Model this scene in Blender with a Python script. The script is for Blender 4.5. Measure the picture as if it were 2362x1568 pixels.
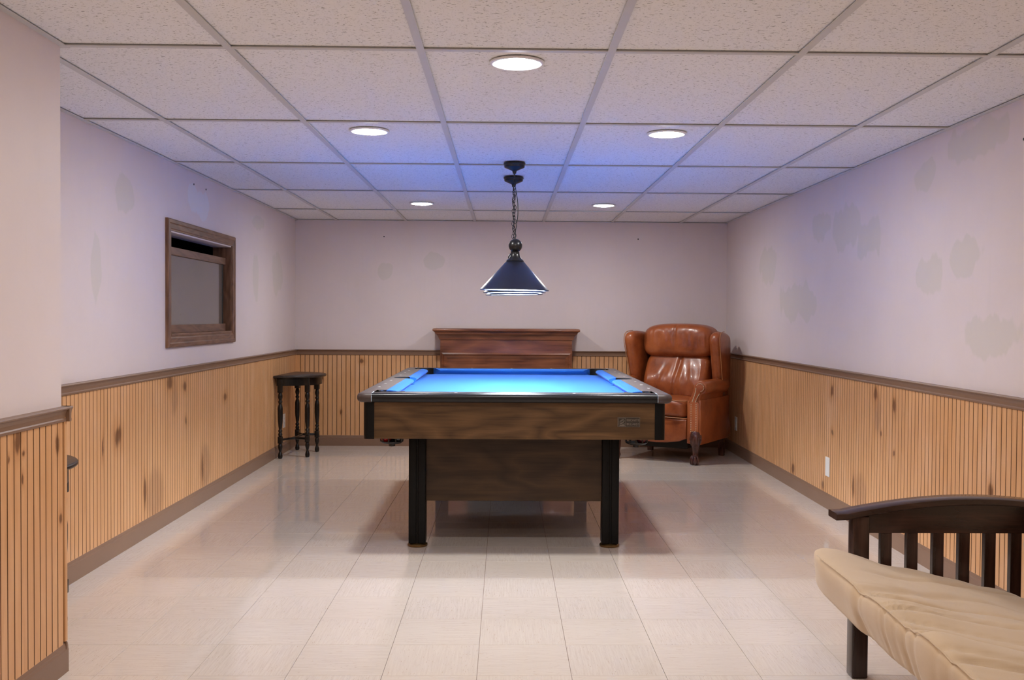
import bpy, bmesh, math, random
from mathutils import Vector, Matrix, noise as mnoise
R = math.radians
PI = math.pi
random.seed(7)
S = bpy.context.scene
COL = S.collection
for o in list(bpy.data.objects): bpy.data.objects.remove(o)

# ------------------------------------------------------------------ camera
CAM_H = 1.1506
yaw, pitch, roll = .018, .0221, .0065
rt = Vector((math.cos(yaw), -math.sin(yaw), 0)); fw = Vector((math.sin(yaw), math.cos(yaw), 0)); up = Vector((0, 0, 1))
f2 = fw*math.cos(pitch) - up*math.sin(pitch); u2 = up*math.cos(pitch) + fw*math.sin(pitch)
ax = rt*math.cos(roll) + u2*math.sin(roll); ay = -rt*math.sin(roll) + u2*math.cos(roll)
cam = bpy.data.objects.new('camera', bpy.data.cameras.new('camera')); COL.objects.link(cam)
M = Matrix((ax, ay, -f2)).transposed().to_4x4(); M.translation = Vector((0, 0, CAM_H)); cam.matrix_world = M
cam.data.sensor_fit = 'HORIZONTAL'; cam.data.sensor_width = 36; cam.data.lens = 2337/2362*36
cam.data.shift_x = -25.74/2362; cam.data.clip_start = .02
S.camera = cam
# ------------------------------------------------------------------ world, exposure
w = bpy.data.worlds.new('world'); S.world = w; w.use_nodes = True
w.node_tree.nodes['Background'].inputs[0].default_value = (.5, .5, .52, 1); w.node_tree.nodes['Background'].inputs[1].default_value = .2
S.view_settings.view_transform = 'Standard'; S.view_settings.look = 'None'; S.view_settings.gamma = 1; S.view_settings.use_curve_mapping = False
S.view_settings.exposure = 1.64
S.cycles.diffuse_bounces = 6; S.cycles.max_bounces = 12; S.cycles.glossy_bounces = 4
CAN_POWER = 98.0        # radiance of the recessed lenses
BULB_POWER = 330.0       # radiance of the pendant bulbs
# ------------------------------------------------------------------ dimensions of the room
XL, XR, YB, ZC = -1.8626, 1.978, 9.03, 2.0034
XJ, YJ, YF = -1.418, 3.262, -2.6
RAIL = .857

# ================================================================== materials
MATS = {}
def newmat(name):
    m = bpy.data.materials.new(name); m.use_nodes = True
    t = m.node_tree; MATS[name] = m
    return m, t, t.nodes['Principled BSDF']
def nd(t, typ, ins=None, **props):
    n = t.nodes.new(typ)
    for k, v in props.items(): setattr(n, k, v)
    for k, v in (ins or {}).items():
        if hasattr(v, 'is_output') or isinstance(v, bpy.types.NodeSocket): t.links.new(v, n.inputs[k])
        else: n.inputs[k].default_value = v
    return n
def math_(t, op, a, b=0.0, c=0.0):
    n = nd(t, 'ShaderNodeMath', {0: a, 1: b, 2: c}, operation=op); return n.outputs[0]
def vmath(t, op, a, b=(0, 0, 0)):
    n = nd(t, 'ShaderNodeVectorMath', {0: a, 1: b}, operation=op); return n.outputs['Value'] if op in ('LENGTH', 'DOT_PRODUCT') else n.outputs[0]
def mixc(t, fac, a, b, blend='MIX'):
    n = nd(t, 'ShaderNodeMix', data_type='RGBA', blend_type=blend)
    for k, v in ((0, fac), (6, a), (7, b)):
        if isinstance(v, bpy.types.NodeSocket): t.links.new(v, n.inputs[k])
        else: n.inputs[k].default_value = v if k == 0 else (tuple(v)+(1,) if len(v) == 3 else v)
    return n.outputs[2]
def smooth(t, v, lo, hi, a=0.0, b=1.0):
    return nd(t, 'ShaderNodeMapRange', {0: v, 1: lo, 2: hi, 3: a, 4: b}, interpolation_type='SMOOTHSTEP').outputs[0]
def ramp(t, fac, stops):
    n = nd(t, 'ShaderNodeValToRGB', {0: fac}); cr = n.color_ramp
    while len(cr.elements) < len(stops): cr.elements.new(.5)
    for e, (p, c) in zip(cr.elements, stops): e.position = p; e.color = tuple(c)+(1,)
    return n.outputs[0]
def scaled(t, vec, s): return nd(t, 'ShaderNodeMapping', {0: vec, 3: s}).outputs[0]
def noise(t, vec, scale, detail=3, rough=.5, dist=0.0):
    return nd(t, 'ShaderNodeTexNoise', {'Vector': vec, 'Scale': scale, 'Detail': detail, 'Roughness': rough, 'Distortion': dist}).outputs[0]
def wpos(t): return nd(t, 'ShaderNodeNewGeometry').outputs['Position']
def opos(t): return nd(t, 'ShaderNodeTexCoord').outputs['Object']
def bump(t, b, h, strength=.3, dist=.002):
    n = nd(t, 'ShaderNodeBump', {'Height': h, 'Strength': strength, 'Distance': dist}); t.links.new(n.outputs[0], b.inputs['Normal'])
def setp(t, b, color=None, rough=None, spec=None, metal=None, coat=None, sheen=None):
    for k, v in (('Base Color', color), ('Roughness', rough), ('Specular IOR Level', spec), ('Metallic', metal), ('Coat Weight', coat), ('Sheen Weight', sheen)):
        if v is None: continue
        if isinstance(v, bpy.types.NodeSocket): t.links.new(v, b.inputs[k])
        else: b.inputs[k].default_value = tuple(v)+(1,) if isinstance(v, (tuple, list)) else v

def plain(name, col, rough=.5, spec=.5, metal=0.0, coat=0.0, var=.12, scale=12, bmp=0):
    m, t, b = newmat(name); p = opos(t); n = noise(t, p, scale, 4)
    c = mixc(t, n, [x*(1-var) for x in col], [min(1, x*(1+var)) for x in col])
    setp(t, b, c, rough, spec, metal, coat)
    if bmp: bump(t, b, noise(t, p, 220, 2), bmp, .001)
    return m

def wall_paint(name, key=None):
    m, t, b = newmat(name); p = wpos(t)
    nz = noise(t, p, 2.6, 4, .6); base = mixc(t, nz, (.64, .55, .535), (.71, .615, .60))
    jit = noise(t, scaled(t, p, (6, 6, 3)), 1.4, 3)
    def patches(lst, col, amount, inp):
        acc = None
        lst = [k for k in lst if key is not None and abs(k['xyz'.index(key[0])]-key[1]) < .01]
        if not lst: return inp
        for (x, y, z, rx, ry, rz) in lst:
            d = vmath(t, 'LENGTH', nd(t, 'ShaderNodeVectorMath', {0: vmath(t, 'SUBTRACT', p, (x, y, z)), 1: (1/rx, 1/ry, 1/rz)}, operation='MULTIPLY').outputs[0])
            acc = d if acc is None else math_(t, 'MINIMUM', acc, d)
        f = smooth(t, math_(t, 'ADD', acc, math_(t, 'MULTIPLY', math_(t, 'SUBTRACT', jit, .5), 1.6)), .86, 1.02, amount, 0)
        return mixc(t, f, inp, col)
    R_ = 1.978; L_ = -1.8626
    c = patches([(R_, 4.27, 1.90, .2, .27, .09), (R_, 4.74, 1.83, .2, .13, .07), (R_, 4.36, 1.42, .2, .17, .09), (R_, 4.70, 1.36, .2, .15, .10),
                 (R_, 5.50, 1.60, .2, .2, .12), (R_, 5.86, 1.68, .2, .26, .14), (R_, 6.35, 1.74, .2, .2, .09), (R_, 4.05, 1.09, .2, .26, .10),
                 (R_, 6.9, 1.28, .2, .35, .14), (R_, 7.6, 1.55, .2, .25, .14), (R_, 6.6, 1.25, .2, .22, .10),
                 (L_, 4.66, 1.36, .2, .06, .17), (L_, 5.0, 1.75, .2, .12, .10), (L_, 7.7, 1.85, .2, .22, .07), (L_, 7.6, 1.42, .2, .08, .2), (L_, 8.3, 1.5, .2, .2, .16),
                 (-1.07, YB, 1.55, .08, .2, .08), (-.62, YB, 1.65, .12, .2, .07)], (.56, .52, .45), .5, base)
    c = patches([(L_, 6.24, 1.82, .2, .22, .085), (L_, 6.1, 1.87, .2, .1, .06)], (.66, .66, .70), .7, c)
    streak = noise(t, scaled(t, p, (7, 7, .5)), 3, 4, .6)
    c = mixc(t, smooth(t, streak, .55, .8, 0, .25), c, (.62, .55, .50))
    setp(t, b, c, .55, .35)
wall_paint('wall_paint'); wall_paint('wall_paint_left', ('x', XL)); wall_paint('wall_paint_right', ('x', XR)); wall_paint('wall_paint_back', ('y', YB))

def bead_wood(name, key):
    m, t, b = newmat(name); p = wpos(t)
    g = noise(t, scaled(t, p, (9, 9, .8)), 3.2, 5, .55, .6)
    c = ramp(t, g, [(.25, (.56, .285, .12)), (.5, (.625, .335, .155)), (.78, (.685, .395, .205))])
    fine = noise(t, scaled(t, p, (120, 120, 2.2)), 2, 3)
    c = mixc(t, smooth(t, fine, .5, .75, 0, .28), c, (.50, .245, .09))
    blo = noise(t, scaled(t, p, (2.2, 2.2, .9)), 1.5, 3, .6)
    c = mixc(t, smooth(t, blo, .52, .72, 0, .45), c, (.74, .46, .28))
    blo2 = noise(t, scaled(t, p, (3.1, 3.1, 1.2)), 1.9, 4, .6)
    c = mixc(t, smooth(t, blo2, .58, .74, 0, .5), c, (.56, .27, .10))
    dv = nd(t, 'ShaderNodeTexNoise', {'Vector': p, 'Scale': 9.0, 'Detail': 4.0}).outputs[1]
    q = vmath(t, 'ADD', p, nd(t, 'ShaderNodeVectorMath', {0: vmath(t, 'SUBTRACT', dv, (.5, .5, .5)), 3: .035}, operation='SCALE').outputs[0])
    L_, J_, R_ = -1.857, -1.41, 1.97
    knots = [(L_, 4.89, .57, .055, .06), (L_, 5.635, .775, .06, .05), (L_, 5.90, .74, .04, .035), (L_, 5.92, .54, .02, .03), (L_, 5.25, .235, .028, .10), (L_, 6.24, .22, .028, .09),
             (L_, 4.70, .545, .012, .06), (L_, 6.75, .61, .05, .035), (L_, 7.6, .83, .05, .03),
             (J_, 2.953, .786, .030, .045), (J_, 2.99, .744, .011, .016), (J_, 3.212, .74, .018, .045), (J_, 2.90, .739, .008, .02), (J_, 2.99, .667, .008, .02), (J_, 3.235, .503, .012, .02),
             (R_, 6.05, .72, .045, .045), (R_, 5.337, .755, .04, .05), (R_, 5.08, .72, .03, .05), (R_, 6.03, .472, .03, .02), (R_, 6.85, .13, .045, .04), (R_, 6.2, .13, .03, .035), (R_, 5.66, .21, .025, .09),
             (R_, 5.07, .478, .015, .02), (R_, 5.25, .56, .015, .02), (R_, 4.05, .45, .03, .05),
             (-1.266, 9.0, .758, .025, .025), (-1.62, 9.0, .61, .012, .03), (-1.45, 9.0, .3, .012, .03)]
    ring = noise(t, scaled(t, p, (60, 60, 9)), 1.0, 3, .6)
    acc = None
    for (x, y, z, ry, rz) in [k for k in knots if (key == 'B') == (k[1] == 9.0) and (key == 'B' or k[0] == {'L': L_, 'J': J_, 'R': R_}[key])]:
        s = (1/ry, 5, 1/rz) if y == 9.0 else (5, 1/ry, 1/rz)
        d = vmath(t, 'LENGTH', nd(t, 'ShaderNodeVectorMath', {0: vmath(t, 'SUBTRACT', q, (x, y, z)), 1: s}, operation='MULTIPLY').outputs[0])
        acc = d if acc is None else math_(t, 'MINIMUM', acc, d)
    # long brown scars
    sc = None
    for (x, y, z, ry, rz) in [(L_, 5.40, .20, .16, .16), (L_, 6.30, .22, .13, .15), (R_, 5.55, .19, .12, .13), (L_, 5.72, .70, .06, .13), (R_, 5.3, .66, .05, .12)]:
        if x != {'L': L_, 'R': R_}.get(key): continue
        d = vmath(t, 'LENGTH', nd(t, 'ShaderNodeVectorMath', {0: vmath(t, 'SUBTRACT', q, (x, y, z)), 1: (5, 1/ry, 1/rz)}, operation='MULTIPLY').outputs[0])
        sc = d if sc is None else math_(t, 'MINIMUM', sc, d)
    if sc is not None: c = mixc(t, smooth(t, math_(t, 'ADD', sc, math_(t, 'MULTIPLY', fine, .5)), .8, 1.35, .62, 0), c, (.36, .185, .09))
    c = mixc(t, smooth(t, math_(t, 'ADD', acc, math_(t, 'MULTIPLY', ring, 1.2)), 1.0, 2.9, .6, 0), c, (.46, .21, .075))
    c = mixc(t, smooth(t, math_(t, 'ADD', acc, math_(t, 'MULTIPLY', ring, 1.1)), .95, 1.55, .9, 0), c, (.15, .06, .022))
    setp(t, b, c, .42, .4)
for k_, n_ in (('L', 'bead_pine_left'), ('R', 'bead_pine_right'), ('B', 'bead_pine_back'), ('J', 'bead_pine_nook')): bead_wood(n_, k_)

def floor_vct():
    m, t, b = newmat('floor_vct'); p = opos(t); oi = nd(t, 'ShaderNodeObjectInfo').outputs['Random']
    off = nd(t, 'ShaderNodeCombineXYZ', {0: math_(t, 'MULTIPLY', oi, 37), 1: math_(t, 'MULTIPLY', oi, 71)}).outputs[0]
    p2 = vmath(t, 'ADD', p, off)
    a = noise(t, scaled(t, p2, (5, 95, 1)), 1.6, 4, .6, .3)
    c = ramp(t, a, [(.32, (.58, .50, .44)), (.52, (.635, .56, .50)), (.75, (.675, .605, .545))])
    c = mixc(t, math_(t, 'MULTIPLY', oi, .3), c, (.67, .58, .50))
    fl = noise(t, scaled(t, p2, (16, 210, 1)), 1.7, 2, .5)
    c = mixc(t, smooth(t, fl, .655, .72, 0, .7), c, (.40, .26, .16))
    dens = noise(t, p2, 6, 2); fl2 = noise(t, scaled(t, p2, (26, 150, 1)), 2.2, 2, .5)
    c = mixc(t, math_(t, 'MULTIPLY', smooth(t, fl2, .67, .72, 0, .85), smooth(t, dens, .5, .62)), c, (.24, .15, .09))
    setp(t, b, c, .105, .5)
    wv = noise(t, wpos(t), 5.5, 2); sm = noise(t, wpos(t), 55, 2)
    t.links.new(smooth(t, noise(t, wpos(t), 3.5, 4, .65), .35, .75, .045, .15), b.inputs['Roughness'])
    bump(t, b, math_(t, 'ADD', wv, math_(t, 'MULTIPLY', sm, .03)), .07, .006)
floor_vct()

def ceil_tile():
    m, t, b = newmat('ceiling_tile'); p = opos(t); oi = nd(t, 'ShaderNodeObjectInfo').outputs['Random']
    p2 = vmath(t, 'ADD', p, nd(t, 'ShaderNodeCombineXYZ', {0: math_(t, 'MULTIPLY', oi, 31), 1: math_(t, 'MULTIPLY', oi, 57)}).outputs[0])
    f = noise(t, scaled(t, p2, (58, 150, 1)), 1.0, 2, .5, .6); f1 = smooth(t, f, .645, .68)
    f2_ = noise(t, scaled(t, p2, (105, 190, 1)), 1.0, 2, .5, .4); f3 = smooth(t, f2_, .635, .68, 0, .75)
    vo = nd(t, 'ShaderNodeTexVoronoi', {'Vector': p2, 'Scale': 34.0}).outputs['Distance']; hole = smooth(t, vo, .07, .11, 1, 0)
    k = math_(t, 'MAXIMUM', math_(t, 'MAXIMUM', f1, f3), hole)
    base = mixc(t, noise(t, p2, 30, 3), (.81, .82, .83), (.86, .87, .88))
    setp(t, b, mixc(t, math_(t, 'MULTIPLY', k, .78), base, (.19, .185, .18)), .9, .15)
    bump(t, b, math_(t, 'SUBTRACT', 1, k), .4, .002)
ceil_tile()

def wood(name, dark, mid, light, axis='x', scale=1.0, rough=.4, coat=.0, spec=.4, contrast=1.0):
    m, t, b = newmat(name); p = opos(t)
    s = {'x': (1.3, 14, 14), 'y': (14, 1.3, 14), 'z': (14, 14, 1.3)}[axis]
    s = tuple(v*scale for v in s)
    s2 = {'x': (1.5, 5.5, 5.5), 'y': (5.5, 1.5, 5.5), 'z': (5.5, 5.5, 1.5)}[axis]
    s3 = {'x': (3, 85, 85), 'y': (85, 3, 85), 'z': (85, 85, 3)}[axis]
    field = noise(t, scaled(t, p, tuple(v*scale for v in s2)), 1.0, 2, .45, .25)
    bands = math_(t, 'PINGPONG', math_(t, 'MULTIPLY', field, 13.0), 1.0)
    a = noise(t, scaled(t, p, s), 2.0, 4, .65, .3)
    fine = noise(t, scaled(t, p, tuple(v*scale for v in s3)), 1.0, 3, .6)
    f = math_(t, 'ADD', math_(t, 'ADD', math_(t, 'MULTIPLY', a, .42), math_(t, 'MULTIPLY', bands, .20)), math_(t, 'MULTIPLY', fine, .36))
    c = ramp(t, f, [(.32, dark), (.49, mid), (.68, light)])
    c = mixc(t, smooth(t, fine, .52, .70, 0, .5*contrast), c, dark)
    setp(t, b, c, rough, spec, coat=coat); bump(t, b, fine, .06, .0008)
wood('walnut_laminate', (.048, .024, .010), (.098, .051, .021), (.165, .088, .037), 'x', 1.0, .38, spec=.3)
wood('walnut_panel_shaded', (.021, .0105, .005), (.042, .022, .010), (.070, .037, .016), 'x', .9, .36, spec=.3)  # darker copy of the apron walnut; shade under the table put into the colour
wood('mantel_wood', (.075, .022, .011), (.17, .058, .027), (.27, .10, .045), 'x', .8, .28, .2)
wood('mantel_wood_upright', (.075, .022, .011), (.17, .058, .027), (.27, .10, .045), 'z', .8, .28, .2)
wood('espresso_wood', (.018, .007, .005), (.034, .014, .010), (.055, .023, .016), 'x', 1.2, .26, .25)
wood('espresso_wood_upright', (.018, .007, .005), (.034, .014, .010), (.055, .023, .016), 'z', 1.2, .26, .25)
wood('mahogany', (.03, .010, .008), (.075, .024, .018), (.13, .045, .03), 'z', 1.5, .2, .4)
wood('window_oak', (.105, .048, .026), (.18, .088, .050), (.25, .13, .078), 'y', 1.6, .4, contrast=1.2)
wood('window_oak_upright', (.105, .048, .026), (.18, .088, .050), (.25, .13, .078), 'z', 1.6, .4, contrast=1.2)
wood('black_wood', (.004, .003, .003), (.008, .006, .005), (.014, .010, .008), 'z', 1.5, .3, .15, spec=.3)
wood('black_wood_top', (.014, .008, .007), (.026, .016, .013), (.042, .027, .022), 'y', 1.2, .36, .12, spec=.35)

plain('trim_brown', (.215, .125, .080), .38, .45, var=.08, scale=5)
plain('groove_brown', (.15, .065, .026), .7)
plain('tee_white', (.58, .585, .59), .45, .4, var=.04)
plain('dark_void', (.012, .012, .013), .9, .1)
plain('fixture_white', (.80, .80, .80), .4, .4, var=.03)
plain('plate_white', (.78, .76, .74), .35, .5, var=.03)
plain('plate_slot', (.08, .075, .07), .5)
plain('black_laminate', (.008, .007, .008), .27, .30, var=.05, scale=4)
plain('rail_brown_laminate', (.060, .040, .036), .42, .4, var=.25, scale=60)
plain('black_plastic', (.012, .011, .011), .38, .5, var=.25)
plain('black_post', (.005, .0045, .0045), .42, .16, var=.25)
plain('brass_dark', (.20, .12, .045), .35, .5, .85, var=.3)
plain('pewter', (.30, .26, .22), .35, .5, .9, var=.35, scale=60)
plain('pewter_dark', (.055, .045, .036), .45, .5, .6, var=.35, scale=90)
plain('pearl', (.80, .78, .74), .25, .5)
plain('seam_pale', (.42, .52, .62), .35, .5)
plain('ball_red', (.55, .020, .018), .08, .6)
plain('ball_maroon', (.11, .008, .012), .08, .6)
plain('ball_black', (.01, .01, .012), .08, .6)
plain('metal_black', (.012, .012, .013), .36, .5, .3, var=.3)
plain('metal_bronze', (.012, .011, .012), .3, .5, .3, var=.3)
plain('lining_white', (.85, .87, .90), .5, .3, var=.02)
plain('nail_brass', (.62, .52, .36), .28, .5, .9, var=.2)
plain('spring_dark', (.02, .016, .014), .6, .3)
plain('firebox_black', (.008, .008, .009), .25, .5)
def cloth_blue():
    m, t, b = newmat('blue_felt'); p = opos(t); f = noise(t, p, 420, 2)
    setp(t, b, mixc(t, f, (.010, .095, .385), (.016, .122, .46)), .85, .15, sheen=.05); bump(t, b, f, .15, .0006)
cloth_blue()
def canvas():
    m, t, b = newmat('khaki_canvas'); p = opos(t)
    weave = nd(t, 'ShaderNodeTexWave', {'Vector': p, 'Scale': 160.0, 'Distortion': 1.5, 'Detail': 2.0}, bands_direction='Y').outputs[1]
    n = noise(t, p, 5, 4, .6)
    c = mixc(t, n, (.485, .352, .23), (.61, .46, .315))
    st = noise(t, p, 2.2, 5, .7)
    c = mixc(t, smooth(t, st, .56, .74, 0, .35), c, (.44, .28, .14))
    c = mixc(t, math_(t, 'MULTIPLY', weave, .12), c, (.70, .56, .38))
    setp(t, b, c, .88, .15, sheen=.3); bump(t, b, weave, .12, .0006)
canvas()
def leather():
    m, t, b = newmat('leather_tan'); p = opos(t)
    n = noise(t, p, 5, 5, .65); c = ramp(t, n, [(.3, (.17, .038, .011)), (.5, (.29, .072, .019)), (.72, (.39, .112, .032))])
    cr = nd(t, 'ShaderNodeTexVoronoi', {'Vector': p, 'Scale': 120.0}).outputs['Distance']
    setp(t, b, c, nd(t, 'ShaderNodeMapRange', {0: noise(t, p, 9, 3), 3: .24, 4: .42}).outputs[0], .5, coat=.12)
    bump(t, b, math_(t, 'ADD', math_(t, 'MULTIPLY', cr, .25), noise(t, p, 22, 4, .6)), .14, .004)
leather()
plain('leather_piping', (.40, .17, .07), .35, .5)
def glass_pane():
    m, t, b = newmat('dusty_pane'); p = opos(t)
    n = noise(t, scaled(t, p, (3, 3, 1.2)), 4, 5, .7, 1.2); n2 = noise(t, scaled(t, p, (30, 30, 3)), 3, 4, .7, 2)
    c = mixc(t, n, (.100, .082, .070), (.130, .108, .092)); c = mixc(t, smooth(t, n2, .56, .7, 0, .35), c, (.19, .18, .145))
    setp(t, b, c, .10, .6); b.inputs['Coat Weight'].default_value = .3; b.inputs['Coat Roughness'].default_value = .03
glass_pane()
def emit(name, col, power):
    m, t, b = newmat(name); b.inputs['Base Color'].default_value = (.8, .8, .8, 1)
    n = noise(t, opos(t), 8, 1); c = mixc(t, math_(t, 'MULTIPLY', n, .04), col, (1, 1, 1))
    t.links.new(c, b.inputs['Emission Color']); b.inputs['Emission Strength'].default_value = power
emit('lens_lit', (1.0, .985, .955), CAN_POWER)
emit('lens_lit_warm', (1, .84, .64), CAN_POWER*.68)
emit('lens_dimmed', (1.0, .985, .955), CAN_POWER*.45)
emit('bulb_lit', (.89, .955, 1.0), BULB_POWER)

# ================================================================== mesh helpers
def link(o, parent=None):
    COL.objects.link(o)
    if parent is not None: o.parent = parent
    return o
def obj(name, bm, mat, parent=None, sm=False, norm=True):
    if norm: bmesh.ops.recalc_face_normals(bm, faces=bm.faces)
    me = bpy.data.meshes.new(name); bm.to_mesh(me); bm.free()
    me.materials.append(MATS[mat])
    if sm:
        for p in me.polygons: p.use_smooth = True
        if sm == 'auto': me.set_sharp_from_angle(angle=R(38))
    return link(bpy.data.objects.new(name, me), parent)
def inst(name, src_mesh, parent=None, loc=(0, 0, 0), rot=(0, 0, 0)):
    o = bpy.data.objects.new(name, src_mesh); link(o, parent); o.location = loc; o.rotation_euler = rot; return o
def tag(o, label, cat, group=None):
    o['label'] = label; o['category'] = cat
    if group: o['group'] = group
    return o
def struct(o, label=None):
    o['kind'] = 'structure'
    if label: o['label'] = label
    return o
def thing(name, label, cat, loc=(0, 0, 0), rz=0, group=None):
    e = bpy.data.objects.new(name, None); link(e); e.location = loc; e.rotation_euler = (0, 0, rz); e.empty_display_size = .05
    return tag(e, label, cat, group)
def copy_tree(o, parent=None):
    c = o.copy(); COL.objects.link(c); c.parent = parent
    for ch in list(o.children): copy_tree(ch, c)
    return c
def box(bm, x0, x1, y0, y1, z0, z1, bev=0, seg=2):
    r = bmesh.ops.create_cube(bm, size=1, matrix=Matrix.Translation(((x0+x1)/2, (y0+y1)/2, (z0+z1)/2)) @ Matrix.Diagonal((x1-x0, y1-y0, z1-z0, 1)))
    if bev:
        es = list({e for v in r['verts'] for e in v.link_edges})
        bmesh.ops.bevel(bm, geom=es, offset=bev, segments=seg, affect='EDGES', profile=.5)
    return bm
def B(*a, **k): return box(bmesh.new(), *a, **k)
def lathe(bm, prof, seg=24, mat=None):
    mat = mat or Matrix()
    rings = []
    for r, z in prof:
        if r < 1e-6: rings.append([bm.verts.new(mat @ Vector((0, 0, z)))])
        else: rings.append([bm.verts.new(mat @ Vector((r*math.cos(2*PI*i/seg), r*math.sin(2*PI*i/seg), z))) for i in range(seg)])
    for a, b in zip(rings, rings[1:]):
        for i in range(seg):
            j = (i+1) % seg
            if len(a) == 1 and len(b) == 1: continue
            if len(a) == 1: bm.faces.new((a[0], b[j], b[i]))
            elif len(b) == 1: bm.faces.new((a[i], a[j], b[0]))
            else: bm.faces.new((a[i], a[j], b[j], b[i]))
    return bm
def tube(bm, pts, rad, seg=8, closed=False, cap=True):
    pts = [Vector(p) for p in pts]; n = len(pts)
    rs = rad if isinstance(rad, (list, tuple)) else [rad]*n
    rings = []; prev = None
    for i, p in enumerate(pts):
        if closed: d = pts[(i+1) % n]-pts[i-1]
        else: d = pts[min(i+1, n-1)]-pts[max(i-1, 0)]
        d.normalize()
        if prev is None: a = d.orthogonal().normalized()
        else: a = (prev - d*prev.dot(d)).normalized()
        prev = a; b = d.cross(a)
        rings.append([bm.verts.new(p + (a*math.cos(2*PI*k/seg)+b*math.sin(2*PI*k/seg))*rs[i]) for k in range(seg)])
    pairs = list(zip(rings, rings[1:])) + ([(rings[-1], rings[0])] if closed else [])
    for a, b in pairs:
        for k in range(seg): bm.faces.new((a[k], a[(k+1) % seg], b[(k+1) % seg], b[k]))
    if cap and not closed:
        bm.faces.new(rings[0][::-1]); bm.faces.new(rings[-1])
    return bm
def spline(pts, n=8, closed=False):
    P = [Vector(p) for p in pts]; out = []; m = len(P)
    for i in range(m if closed else m-1):
        p0 = P[i-1] if (closed or i > 0) else P[0]; p1 = P[i]; p2 = P[(i+1) % m]; p3 = P[(i+2) % m] if (closed or i+2 < m) else P[-1]
        for k in range(n):
            t = k/n
            out.append(.5*((2*p1)+(p2-p0)*t+(2*p0-5*p1+4*p2-p3)*t*t+(3*p1-p0-3*p2+p3)*t**3))
    if not closed: out.append(P[-1].copy())
    return out
def slab(bm, outline, h, r, f, n=4, puff=0.0):
    """outline: 2D points; rounded-edge slab of half thickness h; f maps (u,v,w) to xyz"""
    P = [Vector((p[0], p[1])) for p in outline]; m = len(P)
    area = sum(P[i].x*P[(i+1) % m].y - P[(i+1) % m].x*P[i].y for i in range(m))
    if area < 0: P.reverse()
    N = []
    for i in range(m):
        d = (P[(i+1) % m]-P[i-1]).normalized(); N.append(Vector((-d.y, d.x)))
    prof = [(r*(1-math.sin(k/n*PI/2)), h-r+r*math.cos(k/n*PI/2)) for k in range(n+1)]
    prof = prof + [(o, -w_) for o, w_ in reversed(prof)]
    if puff:
        prof = [(r*2.2, h+puff*.75)] + prof + [(r*2.2, -h-puff*.75)]
    rings = [[bm.verts.new(f(*(P[i]+N[i]*o), w_)) for i in range(m)] for o, w_ in prof]
    for a, b in zip(rings, rings[1:]):
        for i in range(m): bm.faces.new((a[i], a[(i+1) % m], b[(i+1) % m], b[i]))
    bm.faces.new(rings[0][::-1]); bm.faces.new(rings[-1])
    return bm
def pillow(bm, half, p=4, n=(20, 20, 10), f=None):
    """subdivided cube pulled onto a superellipsoid; f deforms (Vector)->Vector"""
    hx, hy, hz = half; cache = {}
    def vert(a, b, c):
        k = (round(a, 5), round(b, 5), round(c, 5))
        if k not in cache:
            e = lambda s: math.copysign(1-(1-abs(s))**1.35, s)
            a2, b2, c2 = e(a), e(b), e(c)
            s = (abs(a2)**p+abs(b2)**p+abs(c2)**p)**(-1/p)
            v = Vector((a2*s*hx, b2*s*hy, c2*s*hz))
            cache[k] = bm.verts.new(f(v) if f else v)
        return cache[k]
    def g(m): return [-1+2*i/m for i in range(m+1)]
    for fix, (u, v) in ((2, (0, 1)), (1, (0, 2)), (0, (1, 2))):
        for sgn in (-1, 1):
            U, V = g(n[u]), g(n[v])
            def q(i, j):
                c = [0, 0, 0]; c[fix] = sgn; c[u] = U[i]; c[v] = V[j]; return vert(*c)
            for i in range(n[u]):
                for j in range(n[v]): bm.faces.new((q(i, j), q(i+1, j), q(i+1, j+1), q(i, j+1)))
    return bm
def extrude_profile(bm, prof, a, b, f):
    """open/closed 2D profile (u,v) extruded between a and b; f(u,v,t)"""
    A = [bm.verts.new(f(u, v, a)) for u, v in prof]; Bv = [bm.verts.new(f(u, v, b)) for u, v in prof]; m = len(prof)
    for i in range(m): bm.faces.new((A[i], A[(i+1) % m], Bv[(i+1) % m], Bv[i]))
    bm.faces.new(A[::-1]); bm.faces.new(Bv); return bm
def rect_rings(bm, rings):
    """stack of rectangles (x0,x1,y0,y1,z)"""
    V = [[bm.verts.new((x0, y0, z)), bm.verts.new((x1, y0, z)), bm.verts.new((x1, y1, z)), bm.verts.new((x0, y1, z))] for x0, x1, y0, y1, z in rings]
    V = [[bm.verts.new(c) if not isinstance(c, bmesh.types.BMVert) else c for c in r] for r in V]
    for a, b in zip(V, V[1:]):
        for i in range(4): bm.faces.new((a[i], a[(i+1) % 4], b[(i+1) % 4], b[i]))
    bm.faces.new(V[0][::-1]); bm.faces.new(V[-1]); return bm
def boolean(bmA, ops):
    """returns a bmesh: bmA with [(op, bmesh)] applied"""
    def mk(bm):
        bmesh.ops.recalc_face_normals(bm, faces=bm.faces)
        me = bpy.data.meshes.new('tmp'); bm.to_mesh(me); bm.free(); o = bpy.data.objects.new('tmp', me); COL.objects.link(o); return o
    A = mk(bmA); tmp = [A]
    for op, bm in ops:
        o = mk(bm); tmp.append(o); md = A.modifiers.new('b', 'BOOLEAN'); md.operation = op; md.object = o; md.solver = 'EXACT'
    dg = bpy.context.evaluated_depsgraph_get(); dg.update()
    me = bpy.data.meshes.new_from_object(A.evaluated_get(dg)); out = bmesh.new(); out.from_mesh(me)
    bpy.data.meshes.remove(me)
    for o in tmp:
        m_ = o.data; bpy.data.objects.remove(o); bpy.data.meshes.remove(m_)
    return out
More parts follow.
